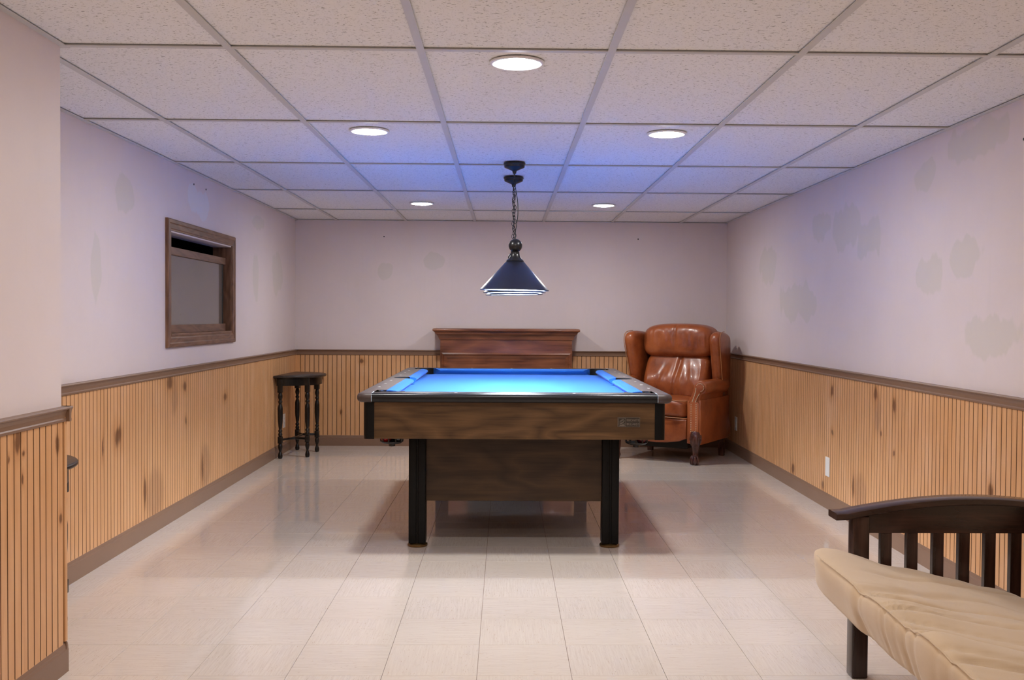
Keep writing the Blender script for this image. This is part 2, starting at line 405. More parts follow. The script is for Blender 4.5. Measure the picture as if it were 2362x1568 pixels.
def text_mesh(body, size, depth, align='LEFT'):
    c = bpy.data.curves.new('txt', 'FONT'); c.body = body; c.size = size; c.extrude = depth; c.align_x = align; c.resolution_u = 3
    o = bpy.data.objects.new('txt', c); COL.objects.link(o)
    dg = bpy.context.evaluated_depsgraph_get(); dg.update()
    me = bpy.data.meshes.new_from_object(o.evaluated_get(dg)); bm = bmesh.new(); bm.from_mesh(me); bpy.data.meshes.remove(me); bpy.data.objects.remove(o)
    return bm

# ================================================================== the setting
T = .12
# ---- floor with tiles
TP, FX0, FY0 = .3044, -.0835, 4.4519
fl = struct(obj('floor', B(XL-T, XR+T, YF-T, YB+T, -.12, -.004), 'groove_brown'), 'cream speckled vinyl tile floor with a waxed shine')
tile_mesh = {}
def get_tile(w_, l_):
    k = (round(w_, 4), round(l_, 4))
    if k not in tile_mesh:
        bm = bmesh.new(); x, y = w_/2-.0006, l_/2-.0006
        rect_rings(bm, [(-x, x, -y, y, -.004), (-x, x, -y, y, -.0005), (-x+.0005, x-.0005, -y+.0005, y-.0005, 0)])
        bmesh.ops.recalc_face_normals(bm, faces=bm.faces)
        me = bpy.data.meshes.new('floor_tile'); bm.to_mesh(me); bm.free(); me.materials.append(MATS['floor_vct']); tile_mesh[k] = me
    return tile_mesh[k]
ymin_tiles = FY0-7*TP
for i in range(-6, 7):
    for j in range(-7, 16):
        x0 = max(FX0+i*TP, XL); x1 = min(FX0+(i+1)*TP, XR); y0 = FY0+j*TP; y1 = min(FY0+(j+1)*TP, YB)
        if x1-x0 < .01 or y1-y0 < .02: continue
        turn = (i+j) % 2 == 1
        w_, l_ = x1-x0, y1-y0
        o = inst('floor_tile', get_tile(l_, w_) if turn else get_tile(w_, l_), fl, ((x0+x1)/2, (y0+y1)/2, 0), (0, 0, PI/2 if turn else 0))
bm = bmesh.new()
for i in range(-6, 7):
    for j in range(-24, -7):
        x0 = max(FX0+i*TP, XL); x1 = min(FX0+(i+1)*TP, XR); y0 = max(FY0+j*TP, YF); y1 = FY0+(j+1)*TP
        if x1-x0 < .01 or y1-y0 < .01: continue
        box(bm, x0+.0004, x1-.0004, y0+.0004, y1-.0004, -.004, 0)
o = obj('floor_tiling', bm, 'floor_vct', fl); o['kind'] = 'stuff'

# ---- walls
WY0, WY1, WZ0, WZ1 = 5.655, 6.915, 1.035, 1.622       # window opening
bm = bmesh.new()
box(bm, XL-T, XL, YJ-T, WY0, 0, ZC+.1); box(bm, XL-T, XL, WY1, YB+T, 0, ZC+.1); box(bm, XL-T, XL, WY0, WY1, 0, WZ0); box(bm, XL-T, XL, WY0, WY1, WZ1, ZC+.1)
wl = struct(obj('wall_left', bm, 'wall_paint_left'), 'left wall in patched pale pink paint over knotty pine beadboard')
wr = struct(obj('wall_right', B(XR, XR+T, YF, YB+T, 0, ZC+.1), 'wall_paint_right'), 'right wall in patched pale pink paint over pine beadboard')
wb = struct(obj('wall_back', B(XL-T, XR+T, YB, YB+T, 0, ZC+.1), 'wall_paint_back'), 'back wall in pale pink paint over pine beadboard')
bm = bmesh.new(); box(bm, XL-T, XJ, YF, YJ, 0, ZC+.1)
wn = struct(obj('wall_nook', bm, 'wall_paint'), 'projecting cream wall section at the near left with beadboard below')
struct(obj('wall_front', B(XL-T, XR+T, YF-T, YF, 0, ZC+.1), 'wall_paint'), 'wall behind the viewer')

# ---- wainscot boards
BP, BT = .0403, .009
def board_mesh(z0, z1, mt):
    bm = bmesh.new(); x, c, zz = BP/2-.0013, .0013, (z1-z0)
    prof = [(-x, 0), (x, 0), (x, BT-.004), (x-c, BT), (-x+c, BT), (-x, BT-.004)]
    extrude_profile(bm, prof, 0, zz, lambda u, v, t: Vector((u, v, t)))
    bmesh.ops.recalc_face_normals(bm, faces=bm.faces)
    me = bpy.data.meshes.new('beadboard_strip'); bm.to_mesh(me); bm.free(); me.materials.append(MATS[mt]); me.materials.append(MATS['groove_brown'])
    for p_ in me.polygons:
        if abs(p_.normal.x) > .2: p_.material_index = 1
    return me
def boards(parent, start, end, place, rot, mt):
    bmesh_board = board_mesh(.09, RAIL-.035, mt)
    n = int((end-start)/BP+.5)
    for k in range(n):
        s = start+(k+.5)*BP
        if s+BP/2 > end+.012: break
        x, y = place(s); inst('beadboard_strip', bmesh_board, parent, (x, y, .09), (0, 0, rot))
boards(wl, YJ+.002, YB, lambda s: (XL, s), -PI/2, 'bead_pine_left')
boards(wr, 2.6, YB, lambda s: (XR, s), PI/2, 'bead_pine_right')
boards(wb, XL+BT, XR-BT, lambda s: (s, YB), PI, 'bead_pine_back')
boards(wn, 1.6, YJ-.0002, lambda s: (XJ, s), -PI/2, 'bead_pine_nook')
boards(wn, XL, XJ+.008, lambda s: (s, YJ), 0, 'bead_pine_nook')
for nm, par, a in (('wainscot_backing', wl, (XL, XL+.0025, YJ, YB)), ('wainscot_backing', wr, (XR-.0025, XR, YF, YB)), ('wainscot_backing', wb, (XL, XR, YB-.0025, YB)),
                   ('wainscot_backing', wn, (XJ, XJ+.0025, YF, YJ)), ('wainscot_backing', wn, (XL, XJ+.002, YJ, YJ+.0025))):
    obj(nm, B(*a, .02, RAIL-.01), 'groove_brown', par)
bm = bmesh.new()
s = 2.6
while s > YF+BP:
    box(bm, XR-BT, XR, s-BP+.002, s-.002, .09, RAIL-.035); s -= BP
o = obj('beadboard_run', bm, 'bead_pine_right', wr); o['kind'] = 'stuff'
bm = bmesh.new(); s = 1.6
while s > YF+BP:
    box(bm, XJ, XJ+BT, s-BP+.002, s-.002, .09, RAIL-.035); s -= BP
o = obj('beadboard_run', bm, 'bead_pine_nook', wn); o['kind'] = 'stuff'
obj('corner_bead', B(XJ+.001, XJ+.0135, YJ-.006, YJ+.0125, .1, RAIL-.03, bev=.003), 'bead_pine_nook', wn)

# ---- baseboards and chair rails (profile swept along each wall)
base_prof = [(0, 0), (.015, 0), (.015, .072), (.0125, .078), (.0125, .083), (.009, .094), (.004, .1), (0, .1)]
rail_prof = [(0, RAIL-.048), (.013, RAIL-.048), (.016, RAIL-.045), (.016, RAIL-.040), (.013, RAIL-.036), (.014, RAIL-.024), (.019, RAIL-.012), (.026, RAIL-.008), (.028, RAIL-.004), (.026, RAIL), (0, RAIL)]
def sweep(name, prof, wallmap, a, b, lab):
    return struct(obj(name, extrude_profile(bmesh.new(), prof, a, b, wallmap), 'trim_brown'), lab)
mp = {'left': lambda u, v, t: Vector((XL+u, t, v)), 'right': lambda u, v, t: Vector((XR-u, t, v)), 'back': lambda u, v, t: Vector((t, YB-u, v)),
      'nook': lambda u, v, t: Vector((XJ+u, t, v)), 'return': lambda u, v, t: Vector((t, YJ+u, v))}
for nm, a, b in (('left', YJ, YB), ('right', YF, YB), ('back', XL, XR), ('nook', YF, YJ+.0145), ('return', XL, XJ+.0145)):
    sweep('baseboard_'+nm, base_prof, mp[nm], a, b, 'brown baseboard along the '+nm+' wall' if nm not in ('nook', 'return') else ('brown baseboard on the near left wall section' if nm == 'nook' else 'brown baseboard on the far side of the near left section'))
for k, (nm, a, b) in enumerate((('left', YJ, YB), ('right', YF, YB), ('back', XL, XR), ('nook', YF, YJ+.026), ('return', XL, XJ+.026))):
    sweep('trim_%d' % (k+1), rail_prof, mp[nm], a, b, 'brown moulded chair rail on the %s wall' % nm if k < 3 else ('brown moulded chair rail on the near left wall section' if k == 3 else 'brown chair rail on the far side of the near left section'))
# inside-corner strips of the wainscot
struct(obj('trim_6', B(XL+.0025, XL+.016, YB-.016, YB-.0025, .1, RAIL-.04), 'bead_pine_back'), 'pine corner strip at the back left corner')
struct(obj('trim_7', B(XR-.016, XR-.0025, YB-.016, YB-.0025, .1, RAIL-.04), 'bead_pine_back'), 'pine corner strip at the back right corner')

# ---- suspended ceiling
CP, CQ, CX0, CY0 = .6107, 1.2214, -.2749, 3.2593
LIGHTS = [(.035, 3.414), (-.629, 4.69), (.742, 4.69), (-.632, 7.65), (.741, 7.67), (-.63, 1.75), (.74, 1.75), (-.63, -1.0), (.74, -1.0)]
ce = struct(obj('ceiling', B(XL-T, XR+T, YF-T, YB+T, ZC+.1, ZC+.2), 'dark_void'), 'white suspended tile ceiling')
xs = [XL] + [CX0+i*CP for i in range(-2, 4)] + [XR]
ys = [y for y in [CY0+j*CQ for j in range(-4, 5)] if y > YF+.05]; ys = [YF]+ys+[YB]
HOLE = .072
tile_cache = {}
for a, b in zip(xs, xs[1:]):
    for c, d in zip(ys, ys[1:]):
        if b <= XJ+.01 and d < YJ: continue
        lx = [l for l in LIGHTS if a < l[0] < b and c < l[1] < d]
        k = (round(b-a, 3), round(d-c, 3))
        if not lx and k in tile_cache: me = tile_cache[k]; o = inst('ceiling_tile', me, ce, ((a+b)/2, (c+d)/2, ZC))
        else:
            bm = B(-(b-a)/2+.003, (b-a)/2-.003, -(d-c)/2+.003, (d-c)/2-.003, .0055, .02)
            if lx:
                cut = lathe(bmesh.new(), [(0, -.05), (HOLE, -.05), (HOLE, .05), (0, .05)], 40, Matrix.Translation((lx[0][0]-(a+b)/2, lx[0][1]-(c+d)/2, 0)))
                bm = boolean(bm, [('DIFFERENCE', cut)])
            o = obj('ceiling_tile', bm, 'ceiling_tile', ce); o.location = ((a+b)/2, (c+d)/2, ZC)
            if not lx: tile_cache[k] = o.data
def tee(bm, x0, x1, y0, y1, along):
    box(bm, x0, x1, y0, y1, ZC-.0022, ZC+.001)
    if along == 'y': box(bm, (x0+x1)/2-.003, (x0+x1)/2+.003, y0, y1, ZC+.001, ZC+.03)
    else: box(bm, x0, x1, (y0+y1)/2-.003, (y0+y1)/2+.003, ZC+.001, ZC+.03)
    return bm
for x in xs[1:-1]:
    obj('main_tee', tee(bmesh.new(), x-.0125, x+.0125, YF if x > XJ else YJ, YB, 'y'), 'tee_white', ce)
for y in ys[1:-1]:
    for a, b in zip(xs, xs[1:]):
        if b <= XJ+.01 and y < YJ: continue
        obj('cross_tee', tee(bmesh.new(), a+.0125, b-.0125, y-.0115, y+.0115, 'x'), 'tee_white', ce)
for x0, x1, y0, y1 in ((XL, XL+.022, YJ, YB), (XR-.022, XR, YF, YB), (XL, XR, YB-.022, YB), (XJ, XJ+.022, YF, YJ), (XL, XJ+.022, YJ, YJ+.022)):
    bm = bmesh.new(); box(bm, x0, x1, y0, y1, ZC-.002, ZC+.0012)
    obj('wall_angle', bm, 'tee_white', ce)

# ---- window in the left wall
win = bpy.data.objects.new('window_1', None); link(win); struct(win, 'brown wood sliding window set high in the left wall'); win.location = (XL, (WY0+WY1)/2, WZ0)
def wpart(name, mat, x0, x1, y0, y1, z0, z1, bev=.002):
    o = obj(name, B(-(x1-x0)/2, (x1-x0)/2, -(y1-y0)/2, (y1-y0)/2, -(z1-z0)/2, (z1-z0)/2, bev=bev), mat, win)
    o.location = Vector(((x0+x1)/2, (y0+y1)/2, (z0+z1)/2))-win.location; return o
cw = .064
def casing(pts, mat):
    bm = bmesh.new(); rings = []
    for x, ins in ((0, 0), (.014, 0), (.019, .006), (.019, .022), (.015, .028), (.015, cw-.012), (.012, cw-.006), (.012, cw)):
        rings.append([bm.verts.new((x,)+tuple(p0*(1-ins/cw)+p1*(ins/cw) for p0, p1 in zip(o_, i_))) for o_, i_ in pts])
    for a, b in zip(rings, rings[1:]): bm.faces.new((a[0], a[1], b[1], b[0]))
    back = [rings[0], rings[-1]]
    c0, c1 = [bm.verts.new((0,)+tuple(i_)) for o_, i_ in pts]
    bm.faces.new((rings[-1][0], rings[-1][1], c1, c0))
    o = obj('casing', bm, mat, win); o.location = Vector((XL, 0, 0))-win.location
oY0, oY1, oZ0, oZ1 = WY0-cw, WY1+cw, WZ0-cw, WZ1+cw
casing([((oY0, oZ1), (WY0, WZ1)), ((oY1, oZ1), (WY1, WZ1))], 'window_oak')
casing([((oY0, oZ0), (WY0, WZ0)), ((oY1, oZ0), (WY1, WZ0))], 'window_oak')
casing([((oY0, oZ0), (WY0, WZ0)), ((oY0, oZ1), (WY0, WZ1))], 'window_oak_upright')
casing([((oY1, oZ0), (WY1, WZ0)), ((oY1, oZ1), (WY1, WZ1))], 'window_oak_upright')
wpart('jamb', 'window_oak_upright', XL-.118, XL+.006, WY0, WY0+.012, WZ0, WZ1); wpart('jamb', 'window_oak_upright', XL-.118, XL+.006, WY1-.012, WY1, WZ0, WZ1)
wpart('head_jamb', 'wall_paint', XL-.118, XL+.006, WY0+.012, WY1-.012, WZ1-.01, WZ1); wpart('sill', 'window_oak', XL-.118, XL+.012, WY0+.012, WY1-.012, WZ0, WZ0+.014)
wpart('sash_rail', 'window_oak', XL-.05, XL-.022, WY0+.013, WY1-.045, 1.493, 1.538); wpart('sash_rail', 'window_oak', XL-.05, XL-.022, WY0+.013, WY1-.045, WZ0+.014, WZ0+.062)
wpart('pane', 'dusty_pane', XL-.040, XL-.034, WY0+.013, WY1-.085, WZ0+.060, 1.496, 0)
wpart('sash_stile', 'metal_black', XL-.046, XL-.030, WY1-.085, WY1-.07, WZ0+.060, 1.496)
bm = bmesh.new(); box(bm, XL-.5, XL-.49, WY0-.1, WY1+.1, WZ0-.1, WZ1+.1)
for a in ((XL-.49, XL-.12, WY0-.1, WY0-.09, WZ0-.1, WZ1+.1), (XL-.49, XL-.12, WY1+.09, WY1+.1, WZ0-.1, WZ1+.1), (XL-.49, XL-.12, WY0-.1, WY1+.1, WZ0-.1, WZ0-.09), (XL-.49, XL-.12, WY0-.1, WY1+.1, WZ1+.09, WZ1+.1)): box(bm, *a)
o = obj('dark_well', bm, 'dark_void', win); o.location = -win.location

# ================================================================== recessed lights
def can(x, y, label, warm=False, lens=None):
    t = thing('recessed_light', label, 'ceiling light', (x, y, ZC), 0, 'recessed ceiling lights')
    obj('trim_ring', lathe(bmesh.new(), [(.071, .012), (.071, -.001), (.076, -.005), (.086, -.006), (.091, -.004), (.092, .001), (.086, .0012), (.075, .002)], 40), 'fixture_white', t, sm='auto')
    obj('lens', lathe(bmesh.new(), [(.0708, -.001), (.055, -.007), (.03, -.0105), (0, -.012)], 40), lens or ('lens_lit_warm' if warm else 'lens_lit'), t, sm=True)
    return t
labs = ['round recessed ceiling light nearest the viewer, in line with the pendant', 'round recessed ceiling light in the middle row, on the window side', 'round recessed ceiling light in the middle row, on the armchair side',
        'small far recessed ceiling light on the window side, near the back wall', 'small far recessed ceiling light on the armchair side, near the back wall']
for (x, y), l in zip(LIGHTS, labs): can(x, y, l)
# the room goes on behind the viewer, lit by the same fixtures
can(-.63, 1.75, 'warm recessed ceiling light just behind the viewer on the window side', True); can(.74, 1.75, 'recessed ceiling light just behind the viewer on the futon side', lens='lens_dimmed')
can(-.63, -1.0, 'warm recessed ceiling light far behind the viewer on the window side', True); can(.74, -1.0, 'warm recessed ceiling light far behind the viewer on the futon side', True)

# ================================================================== pool table
PT = thing('pool_table', 'blue felt pool table with black rails and walnut apron under the pendant', 'pool table', (.05, 6.07, 0))
HW, HL, ZT, ZR0, ZBED = .757, 1.25, .787, .742, .748
RW, CW = .122, .05
corner_p = [(sx*.602, sy*1.095) for sx in (-1, 1) for sy in (-1, 1)]; side_p = [(sx*.648, 0) for sx in (-1, 1)]
def cyl(x, y, r, z0, z1, seg=32): return lathe(bmesh.new(), [(0, z0), (r, z0), (r, z1), (0, z1)], seg, Matrix.Translation((x, y, 0)))
def rrect(hx, hy, r, n=6):
    out = []
    for cx, cy, a0 in ((hx-r, hy-r, 0), (-hx+r, hy-r, 90), (-hx+r, -hy+r, 180), (hx-r, -hy+r, 270)):
        for k in range(n+1): a = R(a0+90*k/n); out.append((cx+r*math.cos(a), cy+r*math.sin(a)))
    return out
def rail_piece(name, mat, reg):
    bm = slab(bmesh.new(), rrect(HW, HL, .045, 8), (ZT-ZR0)/2, .020, lambda u, v, w_: Vector((u, v, w_+(ZT+ZR0)/2)), 6)
    ops = [('INTERSECT', B(*reg, .5, 1)), ('DIFFERENCE', B(-HW+RW, HW-RW, -HL+RW, HL-RW, .5, 1))]
    ops += [('DIFFERENCE', cyl(x, y, .064, .5, 1)) for x, y in corner_p+side_p]
    return obj(name, boolean(bm, ops), mat, PT, sm='auto')
seam = .683
rail_piece('end_rail', 'black_laminate', (-seam, seam, -HL-.1, -HL+RW+.1)); rail_piece('end_rail', 'black_laminate', (-seam, seam, HL-RW-.1, HL+.1))
for sx in (-1, 1):
    x0, x1 = sorted((sx*(seam+.0012), sx*(HW+.1)))
    for y0, y1 in ((-HL-.1, -.0008), (.0008, HL+.1)):
        # the wide side rail: outer strip along the full length plus the inner strip between the pockets
        bm = slab(bmesh.new(), rrect(HW, HL, .045, 8), (ZT-ZR0)/2, .020, lambda u, v, w_: Vector((u, v, w_+(ZT+ZR0)/2)), 6)
        xi = sx*(HW-RW); a, b = sorted((xi, sx*(HW+.1)))
        ops = [('INTERSECT', B(a, b, y0, y1, .5, 1))] + [('DIFFERENCE', cyl(x, y, .064, .5, 1)) for x, y in corner_p+side_p]
        e0, e1 = (-HL-.1, -1.162) if y0 < -1 else (1.162, HL+.1)
        q0, q1 = sorted((sx*.5, sx*(seam+.0012)))
        ops.append(('DIFFERENCE', B(q0, q1, e0, e1, .5, 1)))
        obj('side_rail', boolean(bm, ops), 'rail_brown_laminate', PT, sm='auto')
    for sy in (-1, 1):
        tube_pts = [(sx*seam, sy*(1.15+.0), ZT+.0002), (sx*seam, sy*1.20, ZT+.0004), (sx*seam, sy*1.232, ZT-.0006), (sx*seam, sy*1.2435, ZT-.0065), (sx*seam, sy*1.2502, ZT-.018), (sx*seam, sy*1.2506, ZR0+.006)]
        obj('seam_strip', tube(bmesh.new(), tube_pts, .0014, 6), 'seam_pale', PT)
# slate bed with pocket cut-outs
bm = boolean(B(-HW+RW, HW-RW, -HL+RW, HL-RW, .70, ZBED), [('DIFFERENCE', cyl(x, y, .060, .5, 1)) for x, y in corner_p+side_p])
obj('bed_cloth', bm, 'blue_felt', PT)
# cushions
def cushion(p0, p1, inward, cut0, cut1):
    """p0,p1 along the rail edge, inward unit vector, cut = how far each nose end is pulled in"""
    bm = bmesh.new(); p0, p1, n = Vector(p0+(0,)), Vector(p1+(0,)), Vector(inward+(0,)); d = (p1-p0).normalized()
    prof = [(0, ZT-.001), (.020, ZT-.0015), (.040, ZT-.005), (.048, ZT-.010), (CW, ZT-.016), (.047, ZT-.021), (.030, ZBED+.0005), (0, ZBED+.0005)]
    A, Bv = [], []
    for o_, z in prof:
        q = o_/CW
        A.append(bm.verts.new(p0+d*cut0*(q**1.7)+n*o_+Vector((0, 0, z)))); Bv.append(bm.verts.new(p1-d*cut1*(q**1.7)+n*o_+Vector((0, 0, z))))
    m = len(prof)
    for i in range(m): bm.faces.new((A[i], A[(i+1) % m], Bv[(i+1) % m], Bv[i]))
    bm.faces.new(A[::-1]); bm.faces.new(Bv)
    return obj('cushion', bm, 'blue_felt', PT, sm='auto')
xi, yi = HW-RW, HL-RW
for sy in (-1, 1): cushion((-.555, sy*yi), (.555, sy*yi), (0, -sy), .05, .05)
for sx in (-1, 1):
    cushion((sx*xi, -1.05), (sx*xi, -.062), (-sx, 0), .05, .03); cushion((sx*xi, .062), (sx*xi, 1.05), (-sx, 0), .03, .05)
# sights
dm = None
for sx in (-1, 1):
    for k in (-.81, -.54, -.27, .27, .54, .81):
        if dm is None:
            bm = bmesh.new(); lathe(bm, [(.0065, 0), (.006, .0006), (0, .0008)], 12); bmesh.ops.scale(bm, vec=(1.25, 1, 1), verts=bm.verts)
            o = obj('sight', bm, 'pearl', PT); dm = o.data; o.location = (sx*.70, k, ZT-.0001)
        else: inst('sight', dm, PT, (sx*.70, k, ZT-.0001))
for sy in (-1, 1):
    for k in (-.285, 0, .285): inst('sight', dm, PT, (k, sy*1.195, ZT-.0001))
# pocket liners, baskets
def basket(x, y, lab=None):
    bm = lathe(bmesh.new(), [(.0005, .516), (.016, .516), (.016, .528), (.030, .528), (.045, .531), (.053, .537), (.055, .541), (.050, .541), (.040, .535), (.0, .532)], 28)
    for k in range(10):
        a = 2*PI*k/10+.13
        c, s_ = math.cos(a), math.sin(a)
        tube(bm, [(c*.0535, s_*.0535, .539), (c*.056, s_*.056, .575), (c*.056, s_*.056, .602)], .0036, 5)
    lathe(bm, [(.0525, .598), (.058, .598), (.0585, .62), (.0625, .70), (.0635, ZT-.012), (.0665, ZT+.0012), (.0615, ZT+.0016), (.0605, .70), (.0525, .62), (.0525, .598)], 32)
    # open the rim towards the bed so that balls can roll in
    bm2 = boolean(bm, []) if False else bm
    geo = [f for f in bm2.faces if all(v.co.z > .70 for v in f.verts) or (max(v.co.z for v in f.verts) > ZBED and min(v.co.z for v in f.verts) > .695)]
    ang = math.atan2(-y, -x) if abs(y) > .1 else (PI if x > 0 else 0)
    dele = []
    for f in geo:
        c = f.calc_center_median(); a = math.atan2(c.y, c.x); df = (a-ang+PI) % (2*PI)-PI
        if abs(df) < R(72 if abs(y) > .1 else 62): dele.append(f)
    bmesh.ops.delete(bm2, geom=dele, context='FACES')
    o = obj('pocket_basket', bm2, 'black_plastic', PT, sm='auto'); o.location = (x, y, 0); return o
for x, y in corner_p+side_p: basket(x, y)
# apron
AH, AL, AZ0, AZ1 = .722, 1.215, .566, .745
obj('apron', B(-AH+.047, AH-.047, -AL, -AL+.022, AZ0, AZ1, bev=.0015), 'walnut_laminate', PT); obj('apron', B(-AH+.047, AH-.047, AL-.022, AL, AZ0, AZ1, bev=.0015), 'walnut_laminate', PT)
for sx in (-1, 1):
    a, b = sorted((sx*AH, sx*(AH-.022)))
    bm = B(-(AL-.047), AL-.047, -.011, .011, AZ0, AZ1, bev=.0015)
    o = obj('apron', bm, 'walnut_laminate', PT); o.rotation_euler = (0, 0, PI/2); o.location = ((a+b)/2, 0, 0)
    for sy in (-1, 1):
        pts = [(0, 0)] + [(.05*(1-(1-math.cos(t))*.55), .05*(1-(1-math.sin(t))*.55)) if False else (.03+.021*math.cos(t), .03+.021*math.sin(t)) for t in [R(a_) for a_ in range(0, 91, 15)]]
        pts = [(0, 0), (.051, 0)] + pts[1:] + [(0, .051)]
        bm = bmesh.new()
        extrude_profile(bm, pts, AZ0-.001, AZ1, lambda u, v, t, sx=sx, sy=sy: Vector((sx*(AH-.0485+u), sy*(AL-.0485+v), t)))
        obj('corner_casting', bm, 'black_post', PT, sm='auto')
# underside frame keeps the light out of the case
obj('slate_support', B(-AH+.024, AH-.024, -AL+.024, AL-.024, .640, .699), 'spring_dark', PT) if False else None
for sx in (-1, 1): obj('frame_beam', B(*sorted((sx*.36, sx*.44)), -AL+.024, AL-.024, .60, .699), 'spring_dark', PT)
obj('frame_beam', B(-.359, .359, -.08, .08, .60, .699), 'spring_dark', PT)
# legs and pedestal panels
LX, LY = .4835, .984
for sy in (-1, 1):
    for sx in (-1, 1):
        bm = bmesh.new(); x0 = sx*LX
        box(bm, x0-.0425, x0-.0035, sy*LY-.0425, sy*LY+.0425, .018, AZ0+.03, bev=.006, seg=3); box(bm, x0+.0035, x0+.0425, sy*LY-.0425, sy*LY+.0425, .018, AZ0+.03, bev=.006, seg=3)
        box(bm, x0-.006, x0+.006, sy*LY-.037, sy*LY+.037, .018, AZ0+.03)
        g = obj('leg', bm, 'black_post', PT, sm='auto')
        f_ = obj('levelling_foot', lathe(bmesh.new(), [(0, 0), (.046, 0), (.0505, .004), (.0505, .010), (.046, .015), (.036, .019), (0, .019)], 32), 'brass_dark', g, sm='auto'); f_.location = (x0, sy*LY, 0)
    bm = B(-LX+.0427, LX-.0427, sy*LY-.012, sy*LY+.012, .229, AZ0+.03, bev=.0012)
    obj('pedestal_panel', bm, 'walnut_panel_shaded', PT)
for sx in (-1, 1):  # unseen side panels, added to cut bounce light under the table
    o = obj('pedestal_panel', B(-LY+.0427, LY-.0427, -.012, .012, .229, AZ0+.03, bev=.0012), 'walnut_panel_shaded', PT); o.rotation_euler = (0, 0, PI/2); o.location = (sx*LX, 0, 0)
# maker's plate
pl = obj('maker_plate', B(-.054, .054, -.0015, .0, -.0235, .0235, bev=.0006), 'pewter_dark', PT); pl.location = (.548, -AL-.0002, .651)
bm = bmesh.new()
for a in ((-.054, .054, .0221, .0235), (-.054, .054, -.0235, -.0221), (-.054, -.0526, -.0235, .0235), (.0526, .054, -.0235, .0235),
          (-.0490, -.0148, .0190, .0202), (-.0490, -.0148, -.0202, -.0190), (-.0490, -.0478, -.0202, .0202), (-.0160, -.0148, -.0202, .0202)): box(bm, a[0], a[1], -.0024, -.0014, a[2], a[3])
obj('plate_border', bm, 'pewter', pl)
bm = bmesh.new()
tube(bm, [(-.032+.0115*math.cos(a)*math.cos(.5)-.0075*math.sin(a)*math.sin(.5), -.002, .0035+.0115*math.cos(a)*math.sin(.5)+.0075*math.sin(a)*math.cos(.5)) for a in [2*PI*k/24 for k in range(24)]], .0013, 6, closed=True)
tube(bm, [(-.032+.0055*math.cos(a), -.002, .0035+.0045*math.sin(a)) for a in [2*PI*k/16 for k in range(16)]], .0011, 6, closed=True)
tube(bm, [(-.044, -.002, -.008), (-.036, -.002, -.0075), (-.028, -.002, -.010), (-.019, -.002, -.0075)], .0011, 5)
box(bm, -.0445, -.019, -.0022, -.0014, -.0172, -.0125)
obj('plate_emblem', bm, 'pewter', pl)
for body, z in (('EBONITE', .0045), ('BILLIARDS', -.0150)):
    bm = text_mesh(body, .0135, .0006); xsz = [v.co.x for v in bm.verts]; k = .060/(max(xsz)-min(xsz))
    bmesh.ops.scale(bm, vec=(k, 1.12, 1), verts=bm.verts); bmesh.ops.rotate(bm, matrix=Matrix.Rotation(PI/2, 3, 'X'), verts=bm.verts); bmesh.ops.translate(bm, vec=(-.0105, -.0019, z), verts=bm.verts)
    obj('plate_lettering', bm, 'pewter', pl, norm=False)
# balls left in the near pocket baskets
def ball(x, y, z, mat, lab):
    bm = bmesh.new(); bmesh.ops.create_uvsphere(bm, u_segments=20, v_segments=12, radius=.0255)
    o = obj('billiard_ball', bm, mat, None, sm=True); o.location = (x, y, z); tag(o, lab, 'ball', 'balls in the pool table pockets')
bx, by = .05+corner_p[0][0], 6.07+corner_p[0][1]
ball(bx-.0265, by-.010, .5585, 'ball_red', 'glossy red billiard ball at the outer side of the left near pocket')
ball(bx+.0035, by-.0265+.052, .5585, 'ball_maroon', 'dark maroon billiard ball at the back of the left near pocket')
ball(bx+.0265, by-.012, .5585, 'ball_black', 'black billiard ball in the left near pocket beside the red ball')
bx, by = .05+corner_p[2][0], 6.07+corner_p[2][1]
ball(bx+.022, by-.014, .5585, 'ball_maroon', 'dark maroon billiard ball in the right near pocket')

# ================================================================== pendant over the table
PL = thing('billiard_pendant', 'black three-shade billiard pendant hanging on chains above the pool table', 'pendant lamp', (.05, 5.645, 0))
for y in (-.03, .535):
    bm = lathe(bmesh.new(), [(0, ZC-.0015), (.060, ZC-.0015), (.062, ZC-.006), (.060, ZC-.011), (.057, ZC-.014), (.056, ZC-.024), (.050, ZC-.028), (.030, ZC-.036), (.013, ZC-.044), (.010, ZC-.052), (.010, ZC-.058), (.004, ZC-.06), (.004, ZC-.085), (0, ZC-.085)], 32)
    o = obj('ceiling_canopy', bm, 'metal_black', PL, sm='auto'); o.location = (-.003, y, 0)
ZBAR = 1.513
def link_bm(bm, c, rot, a=.0072, b=.0135, r=.0016):
    pts = []
    for k in range(14):
        t = 2*PI*k/14; u, v = a*math.cos(t), b*math.sin(t)
        pts.append((c[0]+u*math.cos(rot), c[1]+u*math.sin(rot), c[2]+v))
    tube(bm, pts, r, 5, closed=True)
for y0, y1 in ((-.03, -.2), (.535, .33)):
    bm = bmesh.new(); z = ZC-.085; k = 0
    n = int((z-ZBAR-.012)/.0205)
    for k in range(n+1):
        f_ = k/n; link_bm(bm, (-.003+.004*math.sin(k*1.7), y0+(y1-y0)*f_, z-.010-(z-ZBAR-.030)*f_), (k % 2)*PI/2+.5)
    o = obj('chain', bm, 'metal_black', PL, sm=True)
cz0 = ZC-.09
obj('power_cord', tube(bmesh.new(), spline([(-.003, -.03, cz0), (.004, -.07, cz0-.06), (.014, -.125, cz0-.13), (.016, -.145, cz0-.20), (.009, -.165, cz0-.26), (.003, -.18, cz0-.31), (.004, -.195, ZBAR+.01)], 6), .0021, 6), 'metal_black', PL, sm=True)
bm = tube(bmesh.new(), [(0, -.525, ZBAR), (0, -.2, ZBAR), (0, .2, ZBAR), (0, .525, ZBAR)], .0095, 12)
obj('bar', bm, 'metal_bronze', PL, sm='auto')
